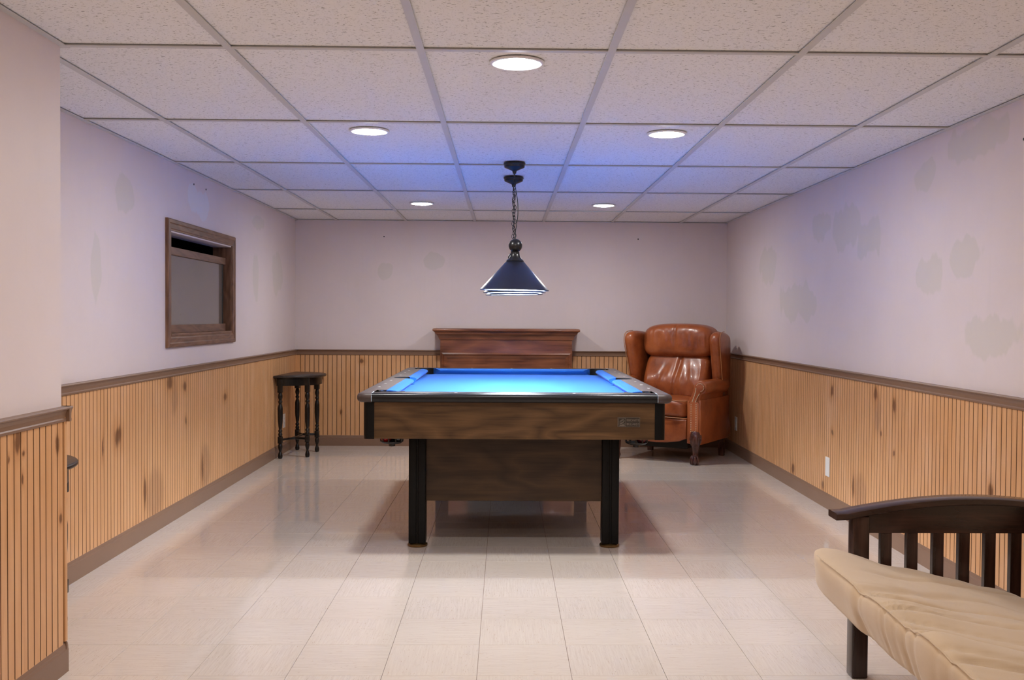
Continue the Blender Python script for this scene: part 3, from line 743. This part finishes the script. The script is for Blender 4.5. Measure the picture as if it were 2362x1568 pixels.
for y in (-.2, .33):
    obj('chain_loop', tube(bmesh.new(), [(.012*math.cos(a), y, ZBAR+.014+.012*math.sin(a)) for a in [2*PI*k/16 for k in range(16)]], .003, 6, closed=True), 'metal_bronze', PL, sm=True)
for y, tilt in ((-.525, .9), (0, -.3), (.525, -1.0)):
    sp = bmesh.new(); bmesh.ops.create_uvsphere(sp, u_segments=24, v_segments=14, radius=.0345 if abs(y) > .1 else .021)
    o = obj('ball_joint', sp, 'metal_bronze', PL, sm=True); o.location = (0, y, ZBAR)
    prof_neck = [(.0, -.028), (.018, -.030), (.0215, -.034), (.0215, -.040), (.024, -.050), (.033, -.066), (.044, -.074), (.046, -.077), (.044, -.080), (.03, -.080)]
    nk = obj('shade_neck', lathe(bmesh.new(), prof_neck, 32), 'metal_bronze', PL, sm='auto'); nk.location = (0, y, ZBAR); nk.rotation_euler = (0, R(tilt), 0)
    prof_out = [(.040, -.0775), (.0435, -.0785), (.1705, -.2185), (.1740, -.2215), (.1745, -.2240), (.1730, -.2255), (.1708, -.2240), (.1690, -.2205), (.0425, -.0815), (.040, -.0815)]
    sh = obj('shade', lathe(bmesh.new(), prof_out + [prof_out[0]], 56), 'shade_black', PL, sm='auto') if 'shade_black' in MATS else None
    if sh is None:
        plain('shade_black', (.010, .011, .020), .30, .5, .2, var=.35, scale=9)
        sh = obj('shade', lathe(bmesh.new(), prof_out + [prof_out[0]], 56), 'shade_black', PL, sm='auto')
    sh.location = (0, y, ZBAR); sh.rotation_euler = (0, R(tilt), 0)
    ln = obj('shade_lining', lathe(bmesh.new(), [(.012, -.0832), (.042, -.0832), (.1688, -.2212), (.1682, -.2216), (.0415, -.0842), (.012, -.0842), (.012, -.0832)], 56), 'lining_white', sh, sm='auto')
    bm = lathe(bmesh.new(), [(0, -.162), (.018, -.159), (.028, -.149), (.031, -.136), (.029, -.122), (.022, -.108), (.016, -.098), (.014, -.092)], 20)
    obj('bulb', bm, 'bulb_lit', sh, sm=True)
    obj('bulb_socket', lathe(bmesh.new(), [(.0145, -.093), (.018, -.093), (.018, -.0845), (.0, -.0845)], 20), 'metal_black', sh, sm='auto')

# ================================================================== mantel
MT = thing('fireplace_mantel', 'dark cherry fireplace mantel against the back wall behind the pool table', 'mantel', (.012, 8.86, 0))
yb, yf = .135, -.075      # local back and front
rect = lambda ex, z, ef=None: (-.572-ex, .572+ex, yf-(ex if ef is None else ef), yb, z)
obj('shelf', rect_rings(bmesh.new(), [rect(.052, 1.026), rect(.060, 1.030), rect(.064, 1.036), rect(.064, 1.044), rect(.060, 1.050), rect(.052, 1.053), rect(.045, 1.054)]), 'mantel_wood', MT, sm='auto')
obj('crown_moulding', rect_rings(bmesh.new(), [rect(.004, .956), rect(.010, .958), rect(.010, .966), rect(.014, .972), rect(.018, .984), rect(.028, .998), rect(.040, 1.008), rect(.043, 1.012), rect(.043, 1.018), rect(.049, 1.0215), rect(.049, 1.0258)]), 'mantel_wood', MT, sm='auto')
obj('frieze', B(-.572, .572, yf, yb, .838, .9558, bev=.001), 'mantel_wood', MT)
def frame_mould(x0, x1, z0, z1, y, w_, d):
    bm = bmesh.new()
    prof = [(0, 0), (0, -d), (w_*.25, -d*1.2), (w_*.45, -d*.7), (w_*.7, -d*.5), (w_, -d*.1), (w_, 0)]
    rings = []
    for ins, dy in prof: rings.append([bm.verts.new(c) for c in ((x0+ins, y+dy, z0+ins), (x1-ins, y+dy, z0+ins), (x1-ins, y+dy, z1-ins), (x0+ins, y+dy, z1-ins))])
    for a, b in zip(rings, rings[1:]):
        for i in range(4): bm.faces.new((a[i], a[(i+1) % 4], b[(i+1) % 4], b[i]))
    return obj('panel_moulding', bm, 'mantel_wood', MT)
obj('overmantel_panel', B(-.56, .56, yf+.02, yb, .62, .8378), 'mantel_wood', MT)
frame_mould(-.56, .56, .622, .842, yf+.02, .050, .022)
for sx in (-1, 1):
    obj('side_strip', B(*sorted((sx*.5602, sx*.572)), yf, yb, .10, .8378), 'mantel_wood_upright', MT)
    obj('pilaster', B(*sorted((sx*.33, sx*.56)), yf+.02, yb, .1002, .6198, bev=.001), 'mantel_wood_upright', MT)
    bm = bmesh.new(); box(bm, *sorted((sx*.375, sx*.515)), yf+.008, yf+.0202, .16, .56, bev=.006); obj('pilaster_panel', bm, 'mantel_wood_upright', MT)
    obj('plinth', B(*sorted((sx*.325, sx*.58)), yf-.008, yb, 0, .1, bev=.002), 'mantel_wood', MT)
obj('firebox', B(-.3298, .3298, yf+.05, yb, .0, .6198), 'firebox_black', MT)
obj('hearth_sill', B(-.3248, .3248, yf-.006, yf+.0498, 0, .06, bev=.002), 'firebox_black', MT)

# ================================================================== demilune tables
def turned_leg(bm, x, y, z1):
    k = z1/.60
    prof = [(0, 0), (.013, 0), (.018, .008), (.019, .022), (.015, .042), (.0095, .055), (.0095, .060), (.013, .070), (.018, .092), (.0175, .108), (.013, .120), (.010, .124)]
    lathe(bm, [(r, z) for r, z in prof]+[(0, .124)], 14, Matrix.Translation((x, y, 0)))
    box(bm, x-.018, x+.018, y-.018, y+.018, .122, .178, bev=.004)
    prof2 = [(.0, .176), (.011, .177), (.016, .186), (.018, .197), (.013, .207), (.0115, .212), (.017, .219), (.0175, .226), (.012, .234), (.011, .240), (.0145, .252), (.019, .30), (.0205, .345), (.0205, .40), (.017, .425), (.0115, .438), (.0115, .444), (.017, .452), (.0175, .459), (.012, .467), (.012, .472), (.018, .490), (.0185, .505), (.014, .525), (.012, .531), (0, .532)]
    lathe(bm, prof2, 14, Matrix.Translation((x, y, 0)))
    box(bm, x-.0195, x+.0195, y-.0195, y+.0195, .530, z1, bev=.003)
    return bm
def half_disc(rx, ry, n=28, x0=0):
    pts = [(x0, -ry), ] + [(x0+rx*math.sin(PI*k/n), -ry*math.cos(PI*k/n)) for k in range(1, n)] + [(x0, ry)]
    return pts
def demilune(label, loc, rz, sz, sx=1):
    t = thing('half_round_table', label, 'side table', loc, rz, 'black half-round tables'); t.scale = (sx, 1, sz)
    # local: flat side at x=0 (wall), bulge towards +x
    bm = slab(bmesh.new(), half_disc(.345, .335), .0105, .0095, lambda u, v, w_: Vector((u, v, .6585+w_)), 5)
    top = obj('table_top', bm, 'black_wood_top', t, sm='auto')
    obj('inlaid_field', slab(bmesh.new(), half_disc(.275, .27, x0=.022), .0012, .001, lambda u, v, w_: Vector((u, v, .6688+w_)), 2), 'black_wood_top', top, sm='auto')
    out = half_disc(.295, .285, x0=.015); inn = half_disc(.275, .265, x0=.034)
    bm = bmesh.new()
    for (a, b), (c, d) in zip(zip(out, out[1:]), zip(inn, inn[1:])):
        vs = [bm.verts.new(Vector((p[0], p[1], z))) for z in (.585, .648) for p in (a, b, d, c)]
        for q in ((0, 1, 2, 3), (7, 6, 5, 4), (0, 1, 5, 4), (2, 3, 7, 6)): bm.faces.new([vs[i] for i in q])
    box(bm, .015, .033, -.283, .283, .585, .648)
    bmesh.ops.remove_doubles(bm, verts=bm.verts, dist=1e-5)
    obj('apron', bm, 'black_wood', t, sm='auto')
    legs = [(.04, -.268), (.04, .268), (.235, -.165), (.235, .165)]
    for x, y in legs: obj('leg', turned_leg(bmesh.new(), x, y, .648), 'black_wood', t, sm='auto')
    def stretch(p, q, bend):
        mid = ((p[0]+q[0])/2+bend[0], (p[1]+q[1])/2+bend[1], .150)
        bm = bmesh.new(); tube(bm, spline([(p[0], p[1], .150), mid, (q[0], q[1], .150)], 10), .010, 8); obj('stretcher', bm, 'black_wood', t, sm=True)
    stretch(legs[0], legs[2], (-.02, .075)); stretch(legs[1], legs[3], (-.02, -.075)); stretch(((legs[0][0]+legs[2][0])/2-.02, -.142), ((legs[1][0]+legs[3][0])/2-.02, .142), (0, 0))
    return t
demilune('black half-round side table with turned legs in the far left corner', (XL+.029, 8.46, 0), R(-3), 1.005)
demilune('black half-round side table mostly hidden behind the near left wall section', (XL+.012, 3.612, 0), 0, .925, .90)

# ================================================================== armchair
AC = thing('wingback_armchair', 'tan leather wingback recliner with nailhead arms and claw feet in the corner', 'armchair', (1.395, 8.40, 0), R(-32))
def fold(v, sx, sz, amp, seed=0):
    q = Vector((v.x*sx, v.y*3+seed, v.z*sz)); n1 = mnoise.noise(q); return amp*(1-abs(n1)*2.2)
# body
def arm_outline():
    pts = [(.268, .165), (.30, .160), (.385, .160), (.388, .25), (.388, .40), (.386, .49), (.378, .528), (.386, .553)]
    cx, cz, r = .378, .610, .056
    pts += [(cx+r*math.cos(a), cz+r*math.sin(a)) for a in [R(d) for d in range(-55, 186, 20)]]
    pts += [(.316, .575), (.300, .540), (.282, .510), (.270, .490), (.268, .40), (.268, .28)]
    return pts
AO = arm_outline()
LO = [(.268, .165), (.30, .160), (.385, .160), (.388, .25), (.388, .40), (.386, .51), (.32, .515), (.268, .50), (.268, .40), (.268, .28)]
UO = [(.282, .47), (.384, .47), (.378, .528), (.386, .553)] + AO[8:-4] + [(.270, .490)]
for s in (-1, 1):
    bm = slab(bmesh.new(), LO, .325, .014, lambda u, v, w_, s=s: Vector((s*u, -.02-w_, v)), 4)
    obj('side_panel', bm, 'leather_tan', AC, sm='auto')
    bm = slab(bmesh.new(), UO, .265, .014, lambda u, v, w_, s=s: Vector((s*u, -.08-w_, v)), 4)
    a = obj('arm', bm, 'leather_tan', AC, sm='auto')
    # raised facing on the arm front
    face_pts = [(.288, .175), (.370, .175), (.370, .485), (.352, .50), (.358, .53), (.378, .566)] + [(.380+.036*math.cos(x), .610+.036*math.sin(x)) for x in [R(d) for d in range(-60, 171, 22)]] + [(.336, .575), (.318, .535), (.305, .50), (.288, .485)]
    obj('arm_facing', slab(bmesh.new(), face_pts, .006, .005, lambda u, v, w_, s=s: Vector((s*u, -.347-w_, v)), 3), 'leather_tan', AC, sm='auto')
    bm = bmesh.new(); rows = []
    rows += [(.307, .262+k*.0142) for k in range(16)] + [(.349, .262+k*.0142) for k in range(16)] + [(.321, .262), (.335, .262)]
    pathL = spline([(.316, .498, 0), (.328, .530, 0), (.341, .570, 0), (.346, .605, 0)], 5); pathR = spline([(.343, .496, 0), (.358, .532, 0), (.374, .560, 0)], 4)
    rows += [(p.x, p.y) for p in pathL] + [(p.x, p.y) for p in pathR]
    rows += [(.379+.032*math.cos(x), .611+.032*math.sin(x)) for x in [R(d) for d in range(-72, 170, 22)]]
    for x, z in rows: lathe(bm, [(.0042, 0), (.0034, .0022), (0, .0036)], 6, Matrix.Translation((s*x, -.353, z)) @ Matrix.Rotation(PI/2, 4, 'X'))
    o = obj('nailhead_trim', bm, 'nail_brass', AC, sm=True); o['kind'] = 'stuff'
    # wing
    W = spline([(.10, .57), (.045, .64), (.01, .74), (-.025, .85), (-.055, .94), (-.055, 1.00), (-.02, 1.035), (.06, 1.045), (.16, 1.04), (.26, 1.03), (.325, 1.00), (.345, .90), (.345, .72), (.33, .58), (.22, .54)], 4, closed=True)
    bm = slab(bmesh.new(), [(p.x, p.y) for p in W], .047, .043, lambda u, v, w_, s=s: Vector((s*(.366+w_+(.10-u)*.10), u, v)), 6)
    wg = obj('wing', bm, 'leather_tan', AC, sm=True)
    edge = [(p.x, p.y) for p in W]
    tube_pts = [Vector((s*(.366+.047+(.10-u)*.10-.004), u+(.02 if u < .15 else -.02)*.8, v)) for u, v in edge[2:30]]
    obj('welt', tube(bmesh.new(), tube_pts, .0035, 6), 'leather_piping', wg, sm=True)
# back shell
bo = [(-.33, .14), (.33, .14), (.355, .4), (.355, .7), (.35, .95), (.30, 1.03), (.15, 1.06), (0, 1.066), (-.15, 1.06), (-.30, 1.03), (-.35, .95), (-.355, .7), (-.355, .4)]
bo = [(p.x, p.y) for p in spline(bo, 4, closed=True)]
obj('back_shell', slab(bmesh.new(), bo, .045, .03, lambda u, v, w_: Vector((u, .33+w_+(v-.14)*.035, v)), 4), 'leather_tan', AC, sm='auto')
# seat deck and footrest panel
obj('seat_deck', B(-.267, .267, -.30, .31, .20, .352, bev=.01), 'leather_tan', AC, sm='auto')
fo = [(-.266, .20), (-.20, .175), (-.10, .160), (0, .155), (.10, .160), (.20, .175), (.266, .20), (.266, .352), (0, .356), (-.266, .352)]
obj('footrest_panel', slab(bmesh.new(), fo, .022, .014, lambda u, v, w_: Vector((u, -.325-w_, v)), 4), 'leather_tan', AC, sm='auto')
obj('recliner_mechanism', B(-.22, .22, -.20, .26, .10, .199, bev=.01), 'spring_dark', AC)
# cushions
def seat_f(v):
    o_ = v.copy(); o_.z += .012*(1-(v.x/.27)**2) + (fold(v, 6, 4, .004, 3) if v.z > 0 else 0)
    if v.y < -.2 and abs(v.z) < .06: o_.y -= .010
    return o_+Vector((0, -.055, .428))
sc = obj('seat_cushion', pillow(bmesh.new(), (.266, .305, .074), 7, (28, 28, 10), seat_f), 'leather_tan', AC, sm=True)
for z in (.497, .360):
    obj('welt', tube(bmesh.new(), [(-.258, -.20, z), (-.258, -.335, z), (-.24, -.357, z+.002), (-.12, -.366, z+.006), (0, -.368, z+.008), (.12, -.366, z+.006), (.24, -.357, z+.002), (.258, -.335, z), (.258, -.20, z)], .004, 6), 'leather_piping', sc, sm=True)
tl = Matrix.Rotation(R(-13), 3, 'X')
def back_f(v):
    o_ = v.copy()
    if v.y < 0:
        fr = min(1, -v.y/.09)
        bulge = .045*math.exp(-((v.z+.07)/.12)**2)
        seamx = .02+v.z*.12
        o_.y -= fr*(bulge - .020*math.exp(-((v.x-seamx)/.012)**2) - .012*math.exp(-((v.x+.11-v.z*.25)/.018)**2)*max(0, min(1, (.12-v.z)/.2)) + fold(v, 13, 3.0, .010, 1)*max(0, min(1, (.14-v.z)/.16)) - .005)
    o_.x *= 1+.05*math.cos(v.z*6)
    return tl @ o_+Vector((0, .155, .665))
bc = obj('back_cushion', pillow(bmesh.new(), (.272, .105, .205), 5, (64, 12, 44), back_f), 'leather_tan', AC, sm=True)
def head_f(v):
    o_ = v.copy()
    if v.y < .05: o_.y += fold(v, 30, 4, -.007, 5)*math.exp(-((v.z-.02)/.06)**2) - .010*math.exp(-((v.x)/.01)**2)*-1
    o_.z += .012*(1-(v.x/.3)**2)
    return o_+Vector((0, .19, .955))
obj('head_roll', pillow(bmesh.new(), (.312, .150, .142), 4.0, (72, 20, 30), head_f), 'leather_tan', AC, sm=True)
# feet
def claw(s):
    bm = bmesh.new()
    path = [Vector((s*.338, -.318, .250)), Vector((s*.340, -.330, .215)), Vector((s*.342, -.338, .180)), Vector((s*.341, -.335, .140)), Vector((s*.338, -.328, .100)), Vector((s*.339, -.332, .070)), Vector((s*.341, -.340, .045))]
    path = spline(path, 4); n = len(path)-1
    rs = []
    for k in range(n+1):
        f_ = k/n; rs.append([.046, .049, .041, .030, .023, .021, .027][min(6, int(f_*6))]*(1-(f_*6 % 1))+[.046, .049, .041, .030, .023, .021, .027][min(6, int(f_*6)+1)]*(f_*6 % 1))
    tube(bm, path, rs, 16)
    sp = bmesh.ops.create_uvsphere(bm, u_segments=18, v_segments=12, radius=.0335, matrix=Matrix.Translation((s*.341, -.345, .033)))
    for a in (-150, -110, -70, -30, 90):
        c, s_ = math.cos(R(a)), math.sin(R(a)); b0 = Vector((s*.341, -.343, 0))
        tube(bm, [b0+Vector((c*.018, s_*.018, .072)), b0+Vector((c*.031, s_*.031, .055)), b0+Vector((c*.0375, s_*.0375, .034)), b0+Vector((c*.034, s_*.034, .012)), b0+Vector((c*.030, s_*.030, .002))], [.010, .0095, .0085, .007, .003], 7)
    for k in range(7):
        a = R(-170+k*26.7); tube(bm, [(s*.339+.043*math.cos(a), -.322+.043*math.sin(a), .243), (s*.341+.046*math.cos(a), -.333+.042*math.sin(a), .200), (s*.341+.034*math.cos(a), -.336+.032*math.sin(a), .150)], [.007, .008, .003], 6)
    return bm
for s in (-1, 1):
    obj('front_leg', claw(s), 'mahogany', AC, sm=True)
    bm = rect_rings(bmesh.new(), [(s*.325-.020, s*.325+.020, .285, .325, 0), (s*.322-.026, s*.322+.026, .270, .322, .165)]); obj('rear_leg', bm, 'mahogany', AC)

# ================================================================== futon
FY = 3.23       # centre line of the far arm
FT = thing('futon', 'dark espresso slatted futon frame along the right wall', 'futon', (1.5, 2.25, 0))
ox, oy = 1.5, 2.25
def arm_top(x):     # arched height of the rail's underside, world x
    u = (x-1.09)/(1.93-1.09); return .512+.050*math.sin(max(0, min(1, u))*PI)**.9
def futon_arm(yc, tagfar):
    n = 24
    bm = bmesh.new(); ringsT = []
    for k in range(n+1):
        x = 1.058+(1.952-1.058)*k/n; z = arm_top(x)
        ringsT.append([bm.verts.new((x-ox, y-oy, zz)) for y, zz in ((yc-.042, z+.003), (yc-.042, z+.019), (yc-.037, z+.022), (yc+.037, z+.022), (yc+.042, z+.019), (yc+.042, z+.003), (yc+.039, z), (yc-.039, z))])
    for a, b in zip(ringsT, ringsT[1:]):
        for i in range(8): bm.faces.new((a[i], a[(i+1) % 8], b[(i+1) % 8], b[i]))
    bm.faces.new(ringsT[0][::-1]); bm.faces.new(ringsT[-1]); obj('arm_rest', bm, 'espresso_wood', FT, sm='auto')
    for x0, x1 in ((1.118, 1.170), (1.868, 1.920)):
        obj('post', B(x0-ox, x1-ox, yc-.027-oy, yc+.027-oy, 0, arm_top((x0+x1)/2)-.001 if x0 < 1.5 else arm_top(x1)-.001, bev=.005, seg=3), 'espresso_wood_upright', FT, sm='auto')
    bm = bmesh.new(); R_ = []
    for k in range(n+1):
        x = 1.1702+(1.8678-1.1702)*k/n; z = arm_top(x)-.0004
        R_.append([bm.verts.new((x-ox, y-oy, zz)) for y, zz in ((yc-.013, .467), (yc-.013, z), (yc+.013, z), (yc+.013, .467))])
    for a, b in zip(R_, R_[1:]):
        for i in range(4): bm.faces.new((a[i], a[(i+1) % 4], b[(i+1) % 4], b[i]))
    bm.faces.new(R_[0][::-1]); bm.faces.new(R_[-1]); obj('arched_rail', bm, 'espresso_wood', FT)
    obj('lower_rail', B(1.1702-ox, 1.8678-ox, yc-.013-oy, yc+.013-oy, .135, .205, bev=.002), 'espresso_wood', FT)
    me = None
    for k in range(8):
        x = 1.2115+k*.0843
        if me is None: o = obj('slat', B(0, .036, -.011, .011, .2052, .4668, bev=.0015), 'espresso_wood_upright', FT); me = o.data
        else: o = inst('slat', me, FT)
        o.location = (x-ox, yc-oy, 0)
futon_arm(FY, True); futon_arm(1.10, False)
# seat and back decks (slats under the mattress)
obj('seat_rail', B(1.24-ox, 1.28-ox, 1.14-oy, 3.19-oy, .165, .22, bev=.003), 'espresso_wood', FT)
obj('seat_rail', B(1.66-ox, 1.70-ox, 1.15-oy, 3.18-oy, .105, .155, bev=.003), 'espresso_wood', FT)
me = None
for k in range(9):
    y = 1.28+k*.225
    if me is None:
        bm = bmesh.new(); rect_rings(bm, [(-.275, .275, -.03, .03, -.008), (-.275, .275, -.03, .03, .008)]); o = obj('deck_slat', bm, 'espresso_wood', FT); me = o.data
    else: o = inst('deck_slat', me, FT)
    o.location = (1.385-ox, y-oy, .178); o.rotation_euler = (0, R(7), 0)
obj('back_rail', B(1.875-ox, 1.91-ox, 1.14-oy, 3.19-oy, .38, .44, bev=.003), 'espresso_wood', FT)

MA = thing('futon_mattress', 'rumpled khaki futon mattress lying on the dark futon frame', 'mattress', (1.30, 2.15, .30))
mo = Vector((1.30, 2.15, .30))
def ridg(x): return 1-abs(math.sin(x))
def ss(a, b, x): t = max(0, min(1, (x-a)/(b-a))); return t*t*(3-2*t)
def mat_f(v):
    # v local box: x -.345(front)...345, y -1.02..1.02 (far +), z +-.075
    y = v.y + 2.15; x = v.x + 1.30; q = (v.x+.345)/.69; o_ = v.copy()
    top = ss(-.03, .06, v.z); front = ss(-.24, -.33, v.x); far = ss(2.75, 3.16, y)
    # overall seat tilt, raised far front corner
    o_.z += .058 - .115*q + .034*far*ss(.45, -.0, q) + .012*ss(.35, 0, q)*0
    o_.x -= .030*far*front
    o_.z -= .018*ss(.45, .95, q)*top
    # folds running across the mattress, strongest towards the viewer
    nz = mnoise.noise(Vector((x*2.2, y*1.6, .3)))
    wv = y + .10*(x-.95) + .05*nz + .09*(x-.95)**2
    amp = ss(2.86, 2.55, y)*(.35+.65*ss(.75, .05, q))
    d = (.012*math.sin(wv*23+2*nz) - ridg(wv*10.5+.4+1.2*nz)**10*.030 - ridg(wv*17+1.1-1.5*nz)**9*.024 - ridg(wv*29+2.0+2*nz)**6*.010)*amp*(.45+.55*ss(0, .08, q))
    d += .010*mnoise.noise(Vector((x*4, y*3.2, 2))) + .004*mnoise.noise(Vector((x*13, y*9, 5)))
    crease = math.exp(-((y-2.93-.28*(x-1.1))/.018)**2)*.008*ss(.05, .3, q) + math.exp(-((y-2.72-.10*math.sin(3*(x-1)))/.02)**2)*.009
    d -= crease
    # shallow buttoned dips
    for bxx, byy in ((1.22, 2.72), (1.50, 2.86), (1.45, 2.35)): d -= .014*math.exp(-(((x-bxx)/.10)**2+((y-byy)/.08)**2))
    o_.z += d*top; o_.x -= front*(d*.8+.012*mnoise.noise(Vector((y*5, v.z*9, 7))))*(1-top*.5)
    # slight waist below the front seam
    o_.x += front*.022*ss(.03, -.07, v.z)*(1-far)
    return o_
bm = pillow(bmesh.new(), (.345, 1.02, .075), 9, (84, 230, 16), mat_f)
ms = obj('seat_pad', bm, 'khaki_canvas', MA, sm=True)
pts = []
for k in range(60):
    y = -.94+1.80*k/59; v = mat_f(Vector((-.338, y, .066))); pts.append(v+Vector((-.001, 0, .002)))
obj('front_piping', tube(bmesh.new(), pts, .0020, 6), 'khaki_canvas', ms, sm=True)
def back_pad(v):
    o_ = v.copy(); d = .012*mnoise.noise(Vector((v.x*6, v.y*5, v.z*6)))+.006*mnoise.noise(Vector((v.x*14, v.y*12, v.z*14)))
    o_ += Vector((-abs(d), 0, d)); o_ = Matrix.Rotation(R(40), 3, 'Y') @ o_
    return o_+Vector((.440, 0, .226))
obj('back_pad', pillow(bmesh.new(), (.075, 1.01, .20), 5, (16, 60, 30), back_pad), 'khaki_canvas', MA, sm=True)

# ================================================================== outlets, plates and wall anchors
def plate(name, label, cat, x, y, z, side, outlet=True, w_=.073, h=.117):
    t = thing(name, label, cat, (x, y, z), PI/2 if side == 'R' else -PI/2, 'wall plates')
    # local +y points to the room after rotation
    obj('cover_plate', B(-w_/2, w_/2, 0, .005, -h/2, h/2, bev=.0018), 'plate_white', t)
    if outlet:
        for dz in (-.0195, .0195):
            r = obj('receptacle', slab(bmesh.new(), rrect(.0165, .0145, .008, 5), .0015, .001, lambda u, v, q, dz=dz: Vector((u, .0055+q, v+dz)), 2), 'plate_white', t)
            bm = bmesh.new()
            for dx in (-.006, .006): box(bm, dx-.001, dx+.001, .0068, .0074, dz-.002, dz+.006)
            lathe(bm, [(0, .0074), (.0024, .0074), (.0024, .0066)], 10, Matrix.Translation((0, 0, dz-.007)) @ Matrix.Rotation(-PI/2, 4, 'X'))
            obj('slots', bm, 'plate_slot', r)
    else:
        for dz in (-.042, .042): obj('screw', lathe(bmesh.new(), [(.003, 0), (.0025, .001), (0, .0012)], 10, Matrix.Translation((0, .005, dz)) @ Matrix.Rotation(-PI/2, 4, 'X')), 'plate_white', t)
plate('blank_wall_plate', 'blank white wall plate on the right wall beadboard', 'wall plate', XR-BT, 6.11, .256, 'R', False)
plate('wall_outlet', 'white double outlet on the right wall beside the armchair', 'outlet', XR-BT, 8.56, .262, 'R')
plate('wall_outlet', 'white double outlet on the left wall behind the half-round table legs', 'outlet', XL+BT, 8.53, .272, 'L')
def anchor(x, y, z, rot, label):
    o = obj('wall_anchor', lathe(bmesh.new(), [(0, .0035), (.0055, .003), (.006, 0), (0, 0)], 10), 'metal_black', None); o.location = (x, y, z); o.rotation_euler = rot; tag(o, label, 'wall anchor', 'screw anchors left in the walls')
anchor(-1.078, YB, 1.861, (PI/2, 0, 0), 'small dark screw anchor on the back wall left of the pendant')
anchor(1.182, YB, 1.856, (PI/2, 0, 0), 'small dark screw anchor on the back wall right of the pendant')
anchor(XL, 6.10, 1.933, (0, PI/2, 0), 'nearer of two screw anchors on the left wall above the window')
anchor(XL, 6.346, 1.933, (0, PI/2, 0), 'farther of two screw anchors on the left wall above the window')
anchor(XR, 3.85, 1.844, (0, -PI/2, 0), 'screw anchor high on the right wall at the photo edge')
